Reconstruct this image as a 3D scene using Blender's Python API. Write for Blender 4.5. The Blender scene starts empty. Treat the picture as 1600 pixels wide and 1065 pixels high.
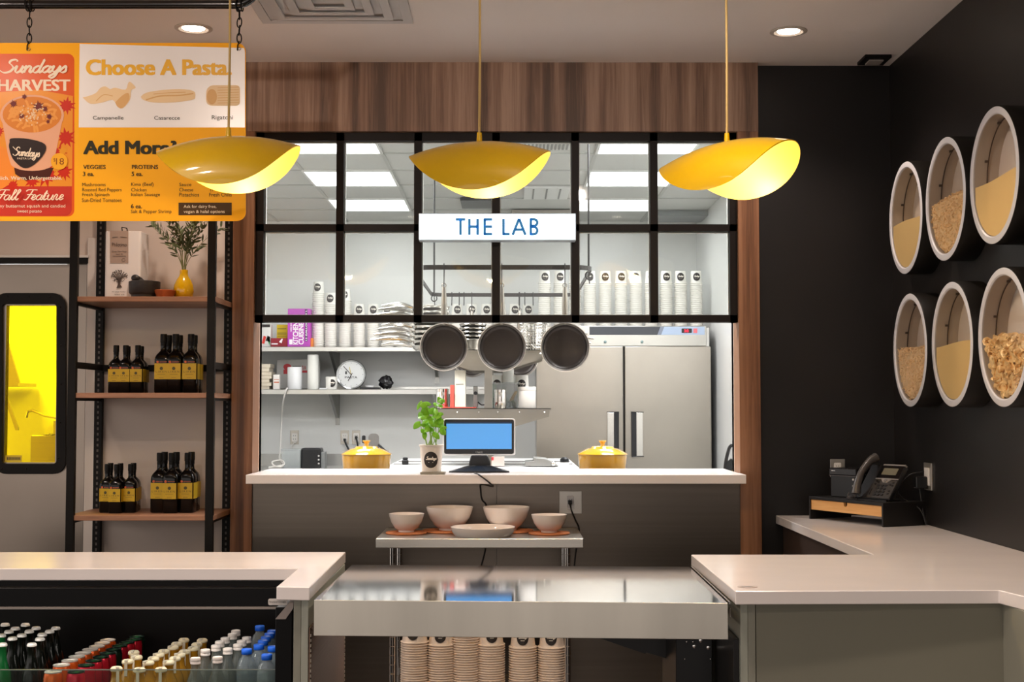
import bpy, bmesh, math, random
from mathutils import Vector, Matrix, Euler
random.seed(7)
C = bpy.context.scene.collection
SC = bpy.context.scene
PI = math.pi

# ------------------------------------------------------------------ camera
F = 2100.0
TILT = math.atan(101.5 / F); YAW = -5.0 / F
CAM = Vector((0, 0, 1.41))
RC = Euler((PI / 2 + TILT, 0, YAW), 'XYZ').to_matrix()
cd = bpy.data.cameras.new('camera'); cd.lens = 36.0 * F / 1600.0; cd.sensor_width = 36; cd.clip_start = .05; cd.clip_end = 60
cam = bpy.data.objects.new('camera', cd); C.objects.link(cam)
cam.location = CAM; cam.rotation_euler = (PI / 2 + TILT, 0, YAW)
SC.camera = cam

# ------------------------------------------------------------------ view + world
SC.view_settings.view_transform = 'Standard'; SC.view_settings.look = 'None'
SC.view_settings.gamma = 1; SC.view_settings.use_curve_mapping = False
SC.view_settings.exposure = 0.0
wd = bpy.data.worlds.new('world'); SC.world = wd; wd.use_nodes = True
bgn = wd.node_tree.nodes['Background']; bgn.inputs[0].default_value = (1.0, .92, .87, 1); bgn.inputs[1].default_value = 1.0
_n = wd.node_tree; _t = _n.nodes.new('ShaderNodeTexCoord'); _s = _n.nodes.new('ShaderNodeSeparateXYZ'); _r = _n.nodes.new('ShaderNodeMapRange')
_r.inputs[1].default_value = -.12; _r.inputs[2].default_value = .30; _r.inputs[3].default_value = 1.0; _r.inputs[4].default_value = 2.1
_n.links.new(_t.outputs['Generated'], _s.inputs[0]); _n.links.new(_s.outputs[2], _r.inputs[0]); _n.links.new(_r.outputs[0], bgn.inputs[1])
try:
    SC.cycles.max_bounces = 8; SC.cycles.diffuse_bounces = 6; SC.cycles.glossy_bounces = 4
    SC.cycles.transmission_bounces = 6; SC.cycles.transparent_max_bounces = 12
    SC.cycles.sample_clamp_indirect = 6.0; SC.cycles.caustics_reflective = False; SC.cycles.caustics_refractive = False
    SC.cycles.blur_glossy = 0.5; SC.cycles.use_denoising = True
except Exception:
    pass

def light(kind, name, loc, energy, color, size=.1, spot=None, blend=.6, rot=(0, 0, 0), size_y=None):
    l = bpy.data.lights.new(name, kind); l.energy = energy; l.color = color
    if kind == 'SPOT': l.spot_size = math.radians(spot); l.spot_blend = blend; l.shadow_soft_size = size
    elif kind == 'AREA':
        l.size = size
        if size_y: l.shape = 'RECTANGLE'; l.size_y = size_y
    else: l.shadow_soft_size = size
    o = bpy.data.objects.new(name, l); o.location = loc; o.rotation_euler = rot; C.objects.link(o)
    return o
WARM = (1.0, .83, .72)
# recessed shop downlights (the two in view and the rows out of frame above and behind the camera)
DL = [(-1.32, 5.56), (1.18, 5.60), (-2.55, 4.3), (-1.45, 3.35), (0.0, 3.3), (1.0, 3.3), (-2.4, 1.6), (-.8, 1.2), (.9, 1.2)]
for i, (x, y) in enumerate(DL):
    light('SPOT', 'downlight_lamp', (x, y, 2.955), 70 if i > 1 else 45, WARM, .04, 125, .75)
# unseen ceiling spotlights: board and header ones added to brighten, shelf and display ones inferred
SP = [((-1.45, 2.7), (-1.35, 5.0, 2.5), 60), ((-2.3, 3.9), (-1.6, 6.1, 1.9), 26), ((.5, 2.9), (.2, 6.1, 2.7), 55), ((.2, 3.7), (1.67, 5.0, 1.9), 60)]
for (x, y), tg, en in SP:
    light('SPOT', 'unseen_spotlight_lamp', (x, y, 2.90), en, WARM, .03, 62, .8, rot=(Vector(tg) - Vector((x, y, 2.90))).to_track_quat('-Z', 'Y').to_euler())
# bright kitchen ceiling panels
KP = [(-1.10, 10.59), (-1.10, 9.35), (-1.10, 8.1), (-1.10, 6.87), (.85, 10.59), (.85, 9.35), (.85, 8.1), (.85, 6.87), (-3.2, 7.2)]
for x, y in KP:
    light('AREA', 'kitchen_lamp', (x, y, 2.985), 70 if x < -2 else {10.59: 5, 9.35: 10, 8.1: 23, 6.87: 54}[y], (.97, .98, 1.0), .58, size_y=.60)

# LED strip of the drinks cooler, under its front header
light('AREA', 'cooler_led', (-1.55, 4.235, .79), 2.6, (1.0, .93, .84), 1.7, size_y=.02, rot=(math.radians(12), 0, 0))

# ------------------------------------------------------------------ pixel rays to metric positions
def ray(px, py): return RC @ Vector(((px - 800) / F, (532.5 - py) / F, -1))
def W(px, py, Y):
    d = ray(px, py); return CAM + d * (Y / d.y)
def WZ(px, py, z):
    d = ray(px, py); return CAM + d * ((z - CAM.z) / d.z)
def XX(px, Y, py=640): return W(px, py, Y).x
def ZZ(py, Y, px=800): return W(px, py, Y).z

# ------------------------------------------------------------------ materials
def lin(c):
    if isinstance(c, str):
        c = c.lstrip('#'); c = [int(c[i:i + 2], 16) / 255 for i in (0, 2, 4)]
    return tuple((v / 12.92 if v <= .04045 else ((v + .055) / 1.055) ** 2.4) for v in c) + (1,)
_m = {}
def M(name, col, rough=.5, metal=0., emit=None, es=0, coat=0, noise=0, nscale=(8, 8, 8), bump=0, bscale=None, spec=.5, alpha=1, trans=0, ior=1.45, sss=0):
    if name in _m: return _m[name]
    m = bpy.data.materials.new(name); m.use_nodes = True; nt = m.node_tree; b = nt.nodes['Principled BSDF']
    c = lin(col)
    b.inputs['Base Color'].default_value = c; b.inputs['Roughness'].default_value = rough; b.inputs['Metallic'].default_value = metal
    b.inputs['Specular IOR Level'].default_value = spec; b.inputs['Coat Weight'].default_value = coat; b.inputs['Coat Roughness'].default_value = .05
    b.inputs['Alpha'].default_value = alpha; b.inputs['Transmission Weight'].default_value = trans; b.inputs['IOR'].default_value = ior
    if emit: b.inputs['Emission Color'].default_value = lin(emit); b.inputs['Emission Strength'].default_value = es
    if noise or bump:
        tc = nt.nodes.new('ShaderNodeTexCoord'); mp = nt.nodes.new('ShaderNodeMapping'); mp.inputs['Scale'].default_value = nscale
        nz = nt.nodes.new('ShaderNodeTexNoise'); nz.inputs['Scale'].default_value = 1; nz.inputs['Detail'].default_value = 5
        nt.links.new(tc.outputs['Object'], mp.inputs[0]); nt.links.new(mp.outputs[0], nz.inputs['Vector'])
        if noise:
            cr = nt.nodes.new('ShaderNodeMapRange'); cr.inputs[3].default_value = 1 - noise; cr.inputs[4].default_value = 1 + noise
            cr.inputs[1].default_value = .25; cr.inputs[2].default_value = .75
            mx = nt.nodes.new('ShaderNodeVectorMath'); mx.operation = 'SCALE'; mx.inputs[0].default_value = c[:3]
            nt.links.new(nz.outputs[0], cr.inputs[0]); nt.links.new(cr.outputs[0], mx.inputs['Scale']); nt.links.new(mx.outputs[0], b.inputs['Base Color'])
        if bump:
            bp = nt.nodes.new('ShaderNodeBump'); bp.inputs['Strength'].default_value = bump; bp.inputs['Distance'].default_value = .002
            nt.links.new(nz.outputs[0], bp.inputs['Height']); nt.links.new(bp.outputs[0], b.inputs['Normal'])
    _m[name] = m; return m

def wood(name, dark, mid, lite, grain=(60, 60, 3), bands=14, rough=.45, axis=0):
    if name in _m: return _m[name]
    m = bpy.data.materials.new(name); m.use_nodes = True; nt = m.node_tree; b = nt.nodes['Principled BSDF']; L = nt.links.new; N = nt.nodes.new
    tc = N('ShaderNodeTexCoord'); mp = N('ShaderNodeMapping'); mp.inputs['Scale'].default_value = grain
    nz = N('ShaderNodeTexNoise'); nz.inputs['Scale'].default_value = 1; nz.inputs['Detail'].default_value = 8; nz.inputs['Roughness'].default_value = .65; nz.inputs['Distortion'].default_value = .6
    L(tc.outputs['Object'], mp.inputs[0]); L(mp.outputs[0], nz.inputs['Vector'])
    mp2 = N('ShaderNodeMapping'); sc = [.25, .25, .25]; sc[axis] = bands; mp2.inputs['Scale'].default_value = sc
    n2 = N('ShaderNodeTexNoise'); n2.inputs['Scale'].default_value = 1; n2.inputs['Detail'].default_value = 1
    L(tc.outputs['Object'], mp2.inputs[0]); L(mp2.outputs[0], n2.inputs['Vector'])
    ad = N('ShaderNodeMath'); ad.operation = 'MULTIPLY_ADD'; ad.inputs[1].default_value = .65
    L(n2.outputs[0], ad.inputs[0]); 
    mu = N('ShaderNodeMath'); mu.operation = 'MULTIPLY'; mu.inputs[1].default_value = .45; L(nz.outputs[0], mu.inputs[0]); L(mu.outputs[0], ad.inputs[2])
    cr = N('ShaderNodeValToRGB'); e = cr.color_ramp.elements; e[0].position = .40; e[0].color = lin(dark); e[1].position = .70; e[1].color = lin(lite)
    q = e.new(.54); q.color = lin(mid)
    L(ad.outputs[0], cr.inputs[0]); L(cr.outputs[0], b.inputs['Base Color'])
    b.inputs['Roughness'].default_value = rough; b.inputs['Specular IOR Level'].default_value = .35
    bp = N('ShaderNodeBump'); bp.inputs['Strength'].default_value = .15; bp.inputs['Distance'].default_value = .001; L(nz.outputs[0], bp.inputs['Height']); L(bp.outputs[0], b.inputs['Normal'])
    _m[name] = m; return m

def glass(name, tint='#ffffff', refl=.9, rough=.02):
    if name in _m: return _m[name]
    m = bpy.data.materials.new(name); m.use_nodes = True; nt = m.node_tree; nt.nodes.clear(); L = nt.links.new; N = nt.nodes.new
    o = N('ShaderNodeOutputMaterial'); mx = N('ShaderNodeMixShader'); t = N('ShaderNodeBsdfTransparent'); g = N('ShaderNodeBsdfGlossy'); f = N('ShaderNodeFresnel')
    t.inputs[0].default_value = lin(tint); g.inputs['Roughness'].default_value = rough; f.inputs[0].default_value = 1.4
    k = N('ShaderNodeMath'); k.operation = 'MULTIPLY'; k.inputs[1].default_value = refl
    L(f.outputs[0], k.inputs[0]); L(k.outputs[0], mx.inputs[0]); L(t.outputs[0], mx.inputs[1]); L(g.outputs[0], mx.inputs[2]); L(mx.outputs[0], o.inputs[0])
    _m[name] = m; return m

# ------------------------------------------------------------------ mesh builder
class MB:
    def __init__(s): s.v = []; s.f = []; s.sm = []
    def add(s, vs, fs, smooth=False):
        n = len(s.v); s.v += [Vector(v) for v in vs]; s.f += [tuple(i + n for i in f) for f in fs]; s.sm += [smooth] * len(fs); return s
    def box(s, x0, x1, y0, y1, z0, z1, M4=None):
        x0, x1 = min(x0, x1), max(x0, x1); y0, y1 = min(y0, y1), max(y0, y1); z0, z1 = min(z0, z1), max(z0, z1)
        vs = [Vector(p) for p in ((x0, y0, z0), (x1, y0, z0), (x1, y1, z0), (x0, y1, z0), (x0, y0, z1), (x1, y0, z1), (x1, y1, z1), (x0, y1, z1))]
        if M4: vs = [M4 @ v for v in vs]
        return s.add(vs, [(0, 3, 2, 1), (4, 5, 6, 7), (0, 1, 5, 4), (1, 2, 6, 5), (2, 3, 7, 6), (3, 0, 4, 7)])
    def prism(s, poly, f, d):
        """poly 2-D, f maps (u,v) to a point, d thickness vector"""
        n = len(poly); a = [f(*p) for p in poly]; d = Vector(d); b = [p + d for p in a]
        fs = [tuple(range(n)), tuple(range(2 * n - 1, n - 1, -1))] + [(i, i + n, (i + 1) % n + n, (i + 1) % n) for i in range(n)]
        return s.add(a + b, fs)
    def flat(s, poly, f):
        return s.add([f(*p) for p in poly], [tuple(range(len(poly)))])
    def fan(s, c, poly, f):
        n = len(poly); return s.add([f(*c)] + [f(*p) for p in poly], [(0, i + 1, (i + 1) % n + 1) for i in range(n)])
    def lathe(s, prof, c=(0, 0, 0), seg=24, M4=None, sx=1, sy=1, smooth=True):
        vs = []; c = Vector(c); n = len(prof)
        for r, z in prof:
            for k in range(seg):
                a = 2 * PI * k / seg; p = Vector((r * math.cos(a) * sx, r * math.sin(a) * sy, z))
                vs.append((M4 @ p if M4 else p) + c)
        fs = [(i * seg + k, i * seg + (k + 1) % seg, (i + 1) * seg + (k + 1) % seg, (i + 1) * seg + k) for i in range(n - 1) for k in range(seg)]
        return s.add(vs, fs, smooth)
    def tube(s, pts, r, seg=8, closed=False, cap=True):
        pts = [Vector(p) for p in pts]; n = len(pts); rs = r if isinstance(r, (list, tuple)) else [r] * n
        up = Vector((0, 0, 1)); vs = []; prev = None
        for i, p in enumerate(pts):
            if closed: t = pts[(i + 1) % n] - pts[i - 1]
            else: t = pts[min(i + 1, n - 1)] - pts[max(i - 1, 0)]
            t = t.normalized() if t.length > 1e-9 else up
            if prev is None:
                a = t.cross(up); 
                if a.length < 1e-3: a = t.cross(Vector((1, 0, 0)))
            else:
                a = prev - t * prev.dot(t)
                if a.length < 1e-4: a = t.cross(up)
            a.normalize(); prev = a; b = t.cross(a)
            for k in range(seg):
                q = 2 * PI * k / seg; vs.append(p + (a * math.cos(q) + b * math.sin(q)) * rs[i])
        m = n if closed else n - 1
        fs = [(i * seg + k, i * seg + (k + 1) % seg, ((i + 1) % n) * seg + (k + 1) % seg, ((i + 1) % n) * seg + k) for i in range(m) for k in range(seg)]
        s.add(vs, fs, True)
        if cap and not closed:
            s.add(vs[:seg], [tuple(range(seg))]); s.add(vs[-seg:], [tuple(range(seg))])
        return s
    def cyl(s, p0, p1, r0, r1=None, seg=16): return s.tube([p0, p1], [r0, r0 if r1 is None else r1], seg)
    def ball(s, c, r, seg=12, rings=8, sc=(1, 1, 1), M4=None):
        S = Matrix.Diagonal((sc[0], sc[1], sc[2], 1)); M4 = (M4 @ S) if M4 else S
        return s.lathe([(max(r * math.sin(PI * i / rings), 1e-5), -r * math.cos(PI * i / rings)) for i in range(rings + 1)], c, seg, M4)
    def ribbon(s, pts, w, f, pen=None):
        n = len(pts); vs = []
        for i in range(n):
            a = pts[max(i - 1, 0)]; b = pts[min(i + 1, n - 1)]; dx, dy = b[0] - a[0], b[1] - a[1]; L = math.hypot(dx, dy) or 1
            nx, ny = -dy / L, dx / L; ww = w
            if pen is not None: ww = w * (.45 + .75 * abs(math.sin(math.atan2(dy, dx) - pen)))
            vs += [f(pts[i][0] + nx * ww / 2, pts[i][1] + ny * ww / 2), f(pts[i][0] - nx * ww / 2, pts[i][1] - ny * ww / 2)]
        return s.add(vs, [(2 * i, 2 * i + 1, 2 * i + 3, 2 * i + 2) for i in range(n - 1)])
    def text(s, t, box, f, bold=0., shear=0, spacing=1.0):
        """t fitted to box (u0, vtop, u1, vbottom); v grows downwards like pixels, f maps (u,v)"""
        cu = bpy.data.curves.new('t', 'FONT'); cu.body = t; cu.offset = 0; cu.shear = shear; cu.space_character = spacing; cu.resolution_u = 3
        o = bpy.data.objects.new('t', cu); C.objects.link(o)
        dg = bpy.context.evaluated_depsgraph_get(); me = bpy.data.meshes.new_from_object(o.evaluated_get(dg))
        vs = [v.co.copy() for v in me.vertices]; fs = [tuple(p.vertices) for p in me.polygons]
        bpy.data.objects.remove(o); bpy.data.curves.remove(cu); bpy.data.meshes.remove(me)
        if not vs: return s
        if bold > .015: dsh = [(0, 0), (bold, bold * .4), (-bold, -bold * .4), (bold, -bold * .4), (-bold, bold * .4)]
        else: dsh = [(0, 0)]
        n0 = len(vs); nf = len(fs); lay = []
        for q, (sx_, sy_) in enumerate(dsh):
            lay += [q] * n0
            if q: vs += [Vector((v.x + sx_, v.y + sy_, 0)) for v in vs[:n0]]; fs += [tuple(i + q * n0 for i in p) for p in fs[:nf]]
        x0 = min(v.x for v in vs); x1 = max(v.x for v in vs); y0 = min(v.y for v in vs); y1 = max(v.y for v in vs)
        u0, v0, u1, v1 = box
        return s.add([f(u0 + (v.x - x0) / (x1 - x0) * (u1 - u0), v1 + (v.y - y0) / (y1 - y0) * (v0 - v1)) + Vector((0, -3e-5 * lay[i], 0)) for i, v in enumerate(vs)], fs)
    def build(s, name, mat, parent=None, world=True, bevel=0, base=None, seg=1, ang=40):
        me = bpy.data.meshes.new(name); off = Vector((0, 0, 0))
        if world:
            p = parent
            while p is not None: off += p.location; p = p.parent
            if base is not None and parent is None: off = Vector(base)
        me.from_pydata([tuple(v - off) for v in s.v], [], s.f)
        me.polygons.foreach_set('use_smooth', s.sm)
        if bevel:
            bm = bmesh.new(); bm.from_mesh(me); bmesh.ops.remove_doubles(bm, verts=bm.verts, dist=1e-5)
            bm.normal_update()
            ed = [e for e in bm.edges if len(e.link_faces) == 2 and e.calc_face_angle(0) > math.radians(35)]
            bmesh.ops.bevel(bm, geom=ed, offset=bevel, segments=seg, affect='EDGES', profile=.5, clamp_overlap=True)
            bm.to_mesh(me); bm.free()
        me.update()
        if any(s.sm): me.set_sharp_from_angle(angle=math.radians(ang))
        me.materials.append(mat)
        o = bpy.data.objects.new(name, me); C.objects.link(o)
        if parent is not None: o.parent = parent
        elif world and base is not None: o.location = base
        return o

def tag(o, label, cat, group=None, kind=None):
    if label: o['label'] = label
    if cat: o['category'] = cat
    if group: o['group'] = group
    if kind: o['kind'] = kind
    return o
def thing(name, label, cat, loc=(0, 0, 0), rz=0, group=None, rot=None):
    o = bpy.data.objects.new(name, None); C.objects.link(o); o.empty_display_size = .05
    o.location = loc; o.rotation_euler = rot if rot else (0, 0, rz)
    return tag(o, label, cat, group)
def struct(o, label=None):
    o['kind'] = 'structure'
    if label: o['label'] = label
    return o
def dup(root, loc, rz=None, label=None, group=None):
    r = root.copy(); C.objects.link(r); r.location = loc
    if rz is not None: r.rotation_euler = (0, 0, rz)
    if label: r['label'] = label
    if group: r['group'] = group
    for ch in list(root.children):
        c = ch.copy(); C.objects.link(c); c.parent = r
        for g in ch.children:
            d = g.copy(); C.objects.link(d); d.parent = c
    return r
def rrect(x0, y0, x1, y1, r, n=5):
    """rounded rectangle outline; r one radius or four (x0y0, x1y0, x1y1, x0y1)"""
    if not isinstance(r, (tuple, list)): r = (r,) * 4
    out = []
    sx = 1 if x1 > x0 else -1; sy = 1 if y1 > y0 else -1
    for (cx, cy, a0), rr in zip(((x0, y0, PI), (x1, y0, 1.5 * PI), (x1, y1, 0), (x0, y1, .5 * PI)), r):
        ox = cx + (rr * sx if cx == x0 else -rr * sx); oy = cy + (rr * sy if cy == y0 else -rr * sy)
        for k in range(n + 1):
            a = a0 + PI / 2 * k / n; out.append((ox + rr * math.cos(a) * sx, oy + rr * math.sin(a) * sy))
    return out
def circ(cx, cy, r, n=24, ry=None, a0=0): return [(cx + r * math.cos(a0 + 2 * PI * k / n), cy + (ry or r) * math.sin(a0 + 2 * PI * k / n)) for k in range(n)]
def smooth(pts, k=6):
    out = []; n = len(pts)
    for i in range(n - 1):
        p0 = pts[max(i - 1, 0)]; p1 = pts[i]; p2 = pts[i + 1]; p3 = pts[min(i + 2, n - 1)]
        for j in range(k):
            t = j / k; out.append(tuple(.5 * (2 * b + (c - a) * t + (2 * a - 5 * b + 4 * c - d) * t * t + (3 * b - a - 3 * c + d) * t ** 3) for a, b, c, d in zip(p0, p1, p2, p3)))
    return out + [tuple(pts[-1])]
GL = {
 'S': (.62, [[(.62, .84), (.52, .99), (.3, .95), (.24, .75), (.42, .55), (.54, .33), (.42, .06), (.15, 0), (-.08, .16)]]),
 'u': (.48, [[(0, .3), (.08, .5), (.08, .15), (.18, 0), (.32, .12), (.38, .5), (.38, .12), (.46, 0), (.55, .15)]]),
 'n': (.44, [[(0, .3), (.08, .5), (.08, 0), (.1, .3), (.22, .5), (.33, .42), (.33, .1), (.4, 0), (.5, .15)]]),
 'd': (.48, [[(.38, .42), (.25, .5), (.08, .35), (.08, .1), (.2, 0), (.34, .15), (.42, 1.0), (.36, .15), (.44, 0), (.54, .15)]]),
 'a': (.48, [[(.38, .42), (.25, .5), (.08, .35), (.08, .1), (.2, 0), (.34, .15), (.4, .5), (.36, .12), (.44, 0), (.54, .15)]]),
 'y': (.46, [[(0, .3), (.08, .5), (.08, .2), (.18, .05), (.32, .15), (.4, .5), (.34, -.2), (.2, -.42), (.05, -.3), (.3, -.02), (.5, .15)]]),
 's': (.36, [[(0, .12), (.2, .5), (.28, .3), (.3, .1), (.18, 0), (.05, .06)]]),
 'F': (.56, [[(.05, .82), (.2, .98), (.8, .96)], [(.5, .95), (.4, .4), (.25, .02), (.05, .08)], [(.2, .5), (.62, .53)]]),
 'l': (.28, [[(0, .15), (.25, .8), (.22, 1.0), (.13, .9), (.12, .15), (.2, 0), (.32, .15)]]),
 'e': (.32, [[(0, .12), (.25, .3), (.25, .48), (.13, .48), (.07, .2), (.16, 0), (.36, .14)]]),
 't': (.3, [[(0, .15), (.16, .9), (.12, .12), (.2, 0), (.33, .15)], [(.02, .62), (.3, .64)]]),
 'r': (.36, [[(0, .2), (.1, .52), (.22, .46), (.2, .12), (.28, 0), (.4, .15)]]),
 ' ': (.35, [])}
def script(mb, t, box, f, w, slant=.28, rise=0, k=5, pen=.6):
    """cursive lettering drawn as pen strokes into box (u0, vtop, u1, vbottom)"""
    st = []; x = 0
    for ch in t:
        adv, ss = GL[ch]
        for q in ss: st.append([(x + px + slant * py, py) for px, py in smooth(q, k)])
        x += adv
    xs = [p[0] for q in st for p in q]; ys = [p[1] for q in st for p in q]; x0, x1, y0, y1 = min(xs), max(xs), min(ys), max(ys)
    u0, v0, u1, v1 = box
    for q in st:
        n0 = len(mb.v)
        mb.ribbon([(u0 + (a - x0) / (x1 - x0) * (u1 - u0), v1 + (b - y0) / (y1 - y0) * (v0 - v1) - rise * (a - x0) / (x1 - x0)) for a, b in q], w, f, pen)
        for i in range(n0, len(mb.v)): mb.v[i] = mb.v[i] + Vector((0, -4e-6 * i, 0))

# shared materials
black = M('black_metal', '#14110e', .45, spec=.15)
wallblack = M('black_wall_paint', '#181514', .42, noise=.18, nscale=(3, 3, 3), spec=.35)
steel = M('stainless_steel', '#b8b2aa', .30, 1, noise=.05, nscale=(2, 2, 90))
steelx = M('brushed_steel', '#b4aea5', .24, 1, noise=.04, nscale=(1.5, 90, 90), bump=.05)
chrome = M('chrome', '#d8d4cf', .12, 1)
quartz = M('white_quartz', '#ebe2dd', .22, noise=.03, nscale=(3, 6, 3), coat=.25)
walnut = wood('walnut_panel', '#554032', '#80624f', '#a68873', (70, 70, 2.2), 16)
white_wall = M('kitchen_wall_panel', '#e6e6e3', .25, noise=.02, nscale=(1, 1, 1))
cream_wall = M('cream_wall_paint', '#c9b9ac', .6, noise=.03, nscale=(2, 2, 2))
paper = M('cream_paper', '#ece4d8', .6)
ink = M('dark_print', '#2a2220', .5)
# ================================================================== structure
def sbox(name, b, mat, label=None, bevel=0):
    return struct(MB().box(*b).build(name, mat, bevel=bevel), label)
ZC = 2.99; XR = 1.77; YB = 6.18
sbox('floor', (-6, 4.5, -4, 11.75, -.05, 0), M('dark_floor_tile', '#4a4039', .5, noise=.1, nscale=(4, 4, 4)))
sbox('ceiling', (-6, 4.5, -4, 6.36, ZC, ZC + .04), M('ceiling_paint', '#e8dfd8', .8, noise=.02, nscale=(2, 2, 2)))
sbox('wall_right', (XR, XR + .08, -4, 6.3, 0, ZC), wallblack)
PXL, PXR = XX(362, 6.12, 560), XX(1188, 6.12, 560)
sbox('wall_back_right', (PXR, XR, YB, YB + .12, 0, ZC), wallblack)
# cream wall with the steel door's opening
DXR = XX(137, 6.2, 440); DZT = ZZ(405, 6.2, 60); LX0 = -3.0
m = MB().box(DXR, PXL + .01, 6.21, 6.30, 0, ZC).box(-6, LX0, 6.21, 6.30, 0, ZC).box(LX0, DXR, 6.21, 6.30, DZT, ZC)
struct(m.build('wall_back_left', cream_wall))
# cover moulding beside the door
struct(MB().box(DXR, XX(152, 6.2, 440), 6.19, 6.21, 0, ZZ(372, 6.2, 140)).build('trim_1', M('door_trim_paint', '#cdc1b6', .5), bevel=.002))
struct(MB().box(LX0, DXR + .004, 6.185, 6.21, ZZ(412, 6.2, 60), ZZ(403, 6.2, 60)).build('trim_2', black, bevel=.002))
struct(MB().box(LX0, DXR + .01, 6.18, 6.21, ZZ(403, 6.2, 60), ZZ(399, 6.2, 60)).build('trim_3', M('door_head_paint', '#cfc8bf', .4), bevel=.001))

# walnut portal: header and two jambs with the reveal of pale edge
JL, JR = XX(398, 6.12, 300), XX(1153, 6.12, 300)
ZH = ZZ(205, 6.12)
walnut2 = wood('walnut_jamb', '#4c301f', '#704a31', '#8e6448', (55, 55, 2.5), 22)
struct(MB().box(PXL, PXR, 6.12, 6.30, ZH, ZC).build('trim_4', walnut))
struct(MB().box(PXL, JL, 6.12, 6.27, 0, ZH).build('trim_5', walnut2, bevel=.001))
struct(MB().box(JR, PXR, 6.12, 6.27, 0, ZH).build('trim_6', walnut2, bevel=.001))
pale = wood('pale_edge_wood', '#b89a84', '#c9ae98', '#d8c2ad', (60, 60, 2), 8)
struct(MB().box(JL - .005, XX(404, 6.3, 600), 6.27, 6.36, 0, ZH).build('trim_7', pale))
struct(MB().box(XX(1147, 6.3, 600), JR + .005, 6.27, 6.36, 0, ZH).build('trim_8', pale))
sbox('wall_kitchen_front', (-2.08, JL - .005, 6.31, 6.36, 0, 3.0), white_wall)
sbox('wall_kitchen_front_right', (JR + .005, 1.70, 6.31, 6.36, 0, 3.0), white_wall)
sbox('wall_kitchen_front_top', (JL - .005, JR + .005, 6.31, 6.36, ZH + .01, 3.0), white_wall)
# stainless apron below the pass, in two sheets
apron = M('dark_stainless', '#6f665d', .34, 1, noise=.08, nscale=(1, 2, 60))
ZP = 1.107
sx = XX(776, 6.14, 800)
struct(MB().box(JL - .03, sx - .001, 6.135, 6.16, 0, ZP - .04).build('wall_front', apron))
struct(MB().box(sx + .001, JR + .03, 6.135, 6.16, 0, ZP - .04).build('wall_front', apron))
sbox('wall_front_core', (JL - .005, JR + .005, 6.162, 6.5, 0, ZP - .04), white_wall)

# kitchen shell
YK = 11.6; XKR = 1.625
sbox('floor_kitchen', (-4.5, XKR, 6.4, YK, 0, .004), M('kitchen_floor_tile', '#b9b4ac', .45, noise=.05, nscale=(3, 3, 3)))
sbox('wall_kitchen_back', (-2.3, XKR, YK, YK + .1, 0, 3.01), white_wall)
sbox('wall_kitchen_right', (XKR, XKR + .06, 6.36, YK, 0, 3.01), white_wall)
sbox('wall_kitchen_left', (-2.36, -2.3, 8.0, YK, 0, 3.01), white_wall)
sbox('wall_side_room', (-4.5, -2.3, 8.0, 8.08, 0, 3.01), white_wall)
sbox('wall_side_room_left', (-4.5, -4.44, 6.3, 8.0, 0, 3.01), white_wall)
tile = M('ceiling_tile', '#cfcfcc', .85, noise=.03, nscale=(30, 30, 30))
sbox('ceiling_kitchen', (-4.5, XKR + .06, 6.36, YK, 3.01, 3.05), tile)
GX = [-2.62, -2.0, -1.4, -.8, -.125, .55, 1.15]
g = MB()
for x in GX: g.box(x - .012, x + .012, 6.36, YK, 3.004, 3.0105)
y = YK - .69
while y > 6.5:
    g.box(-2.3, XKR, y - .012, y + .012, 3.004, 3.0105); y -= .615
struct(g.build('trim_9', M('ceiling_grid_metal', '#b9b9b6', .5)))

# kitchen ceiling light panels
panel_lit = M('lit_panel', '#ffffff', .4, emit='#ffffff', es=4.0)
wht = M('white_metal', '#e2e2e0', .4)
wh = ['behind the left window panes', 'behind the right window panes', 'in the side room behind the yellow door glass']
rk = ['deepest', 'second deepest', 'third deepest', 'nearest']
for i, (x, y) in enumerate(KP):
    side = wh[0] if i < 4 else (wh[1] if i < 8 else wh[2])
    nm = ('%s flat square light panel in the kitchen ceiling %s' % (rk[i % 4], side)) if i < 8 else 'flat square light panel on the ceiling ' + wh[2]
    t = thing('ceiling_light', nm, 'ceiling light', (x, y, 3.0), group='kitchen light panels')
    f = MB(); 
    for a in ((-.305, .305, -.312, -.295), (-.305, .305, .295, .312), (-.305, -.29, -.295, .295), (.29, .305, -.295, .295)): f.box(a[0], a[1], a[2], a[3], -.006, .009)
    f.build('frame', wht, t, world=False)
    MB().box(-.29, .29, -.295, .295, -.002, .008).build('diffuser', panel_lit, t, world=False)

# shop ceiling downlights
dl_em = M('downlight_lens', '#fff4e6', .4, emit='#fff1df', es=14)
dl_lab = ['round recessed downlight glowing above the menu board', 'round recessed downlight glowing in front of the black wall']
for i, (x, y) in enumerate(DL):
    t = thing('downlight', dl_lab[i] if i < 2 else 'round recessed downlight out of the frame, ' + ['beyond the left end of the menu board', 'in front of the menu board', 'in front of the lit sign', 'in front of the right countertop', 'near the entrance beside the left wall', 'near the entrance, left of the camera', 'near the entrance, right of the camera', 'just above the middle pendant'][i - 2], 'ceiling light', (x, y, ZC), group='recessed downlights')
    MB().lathe([(.078, -.001), (.078, -.005), (.062, -.007), (.058, -.004), (.046, .02)], seg=32).build('trim_ring', M('downlight_trim', '#b9aea4', .4), t, world=False)
    m = MB(); m.lathe([(.046, .0), (.046, -.003), (.0001, -.003)], seg=24).build('lens', dl_em, t, world=False)
sp_lab = ['added to brighten the menu board', 'aimed at the shelving unit', 'added to brighten the walnut header', 'aimed at the pasta displays']
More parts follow.
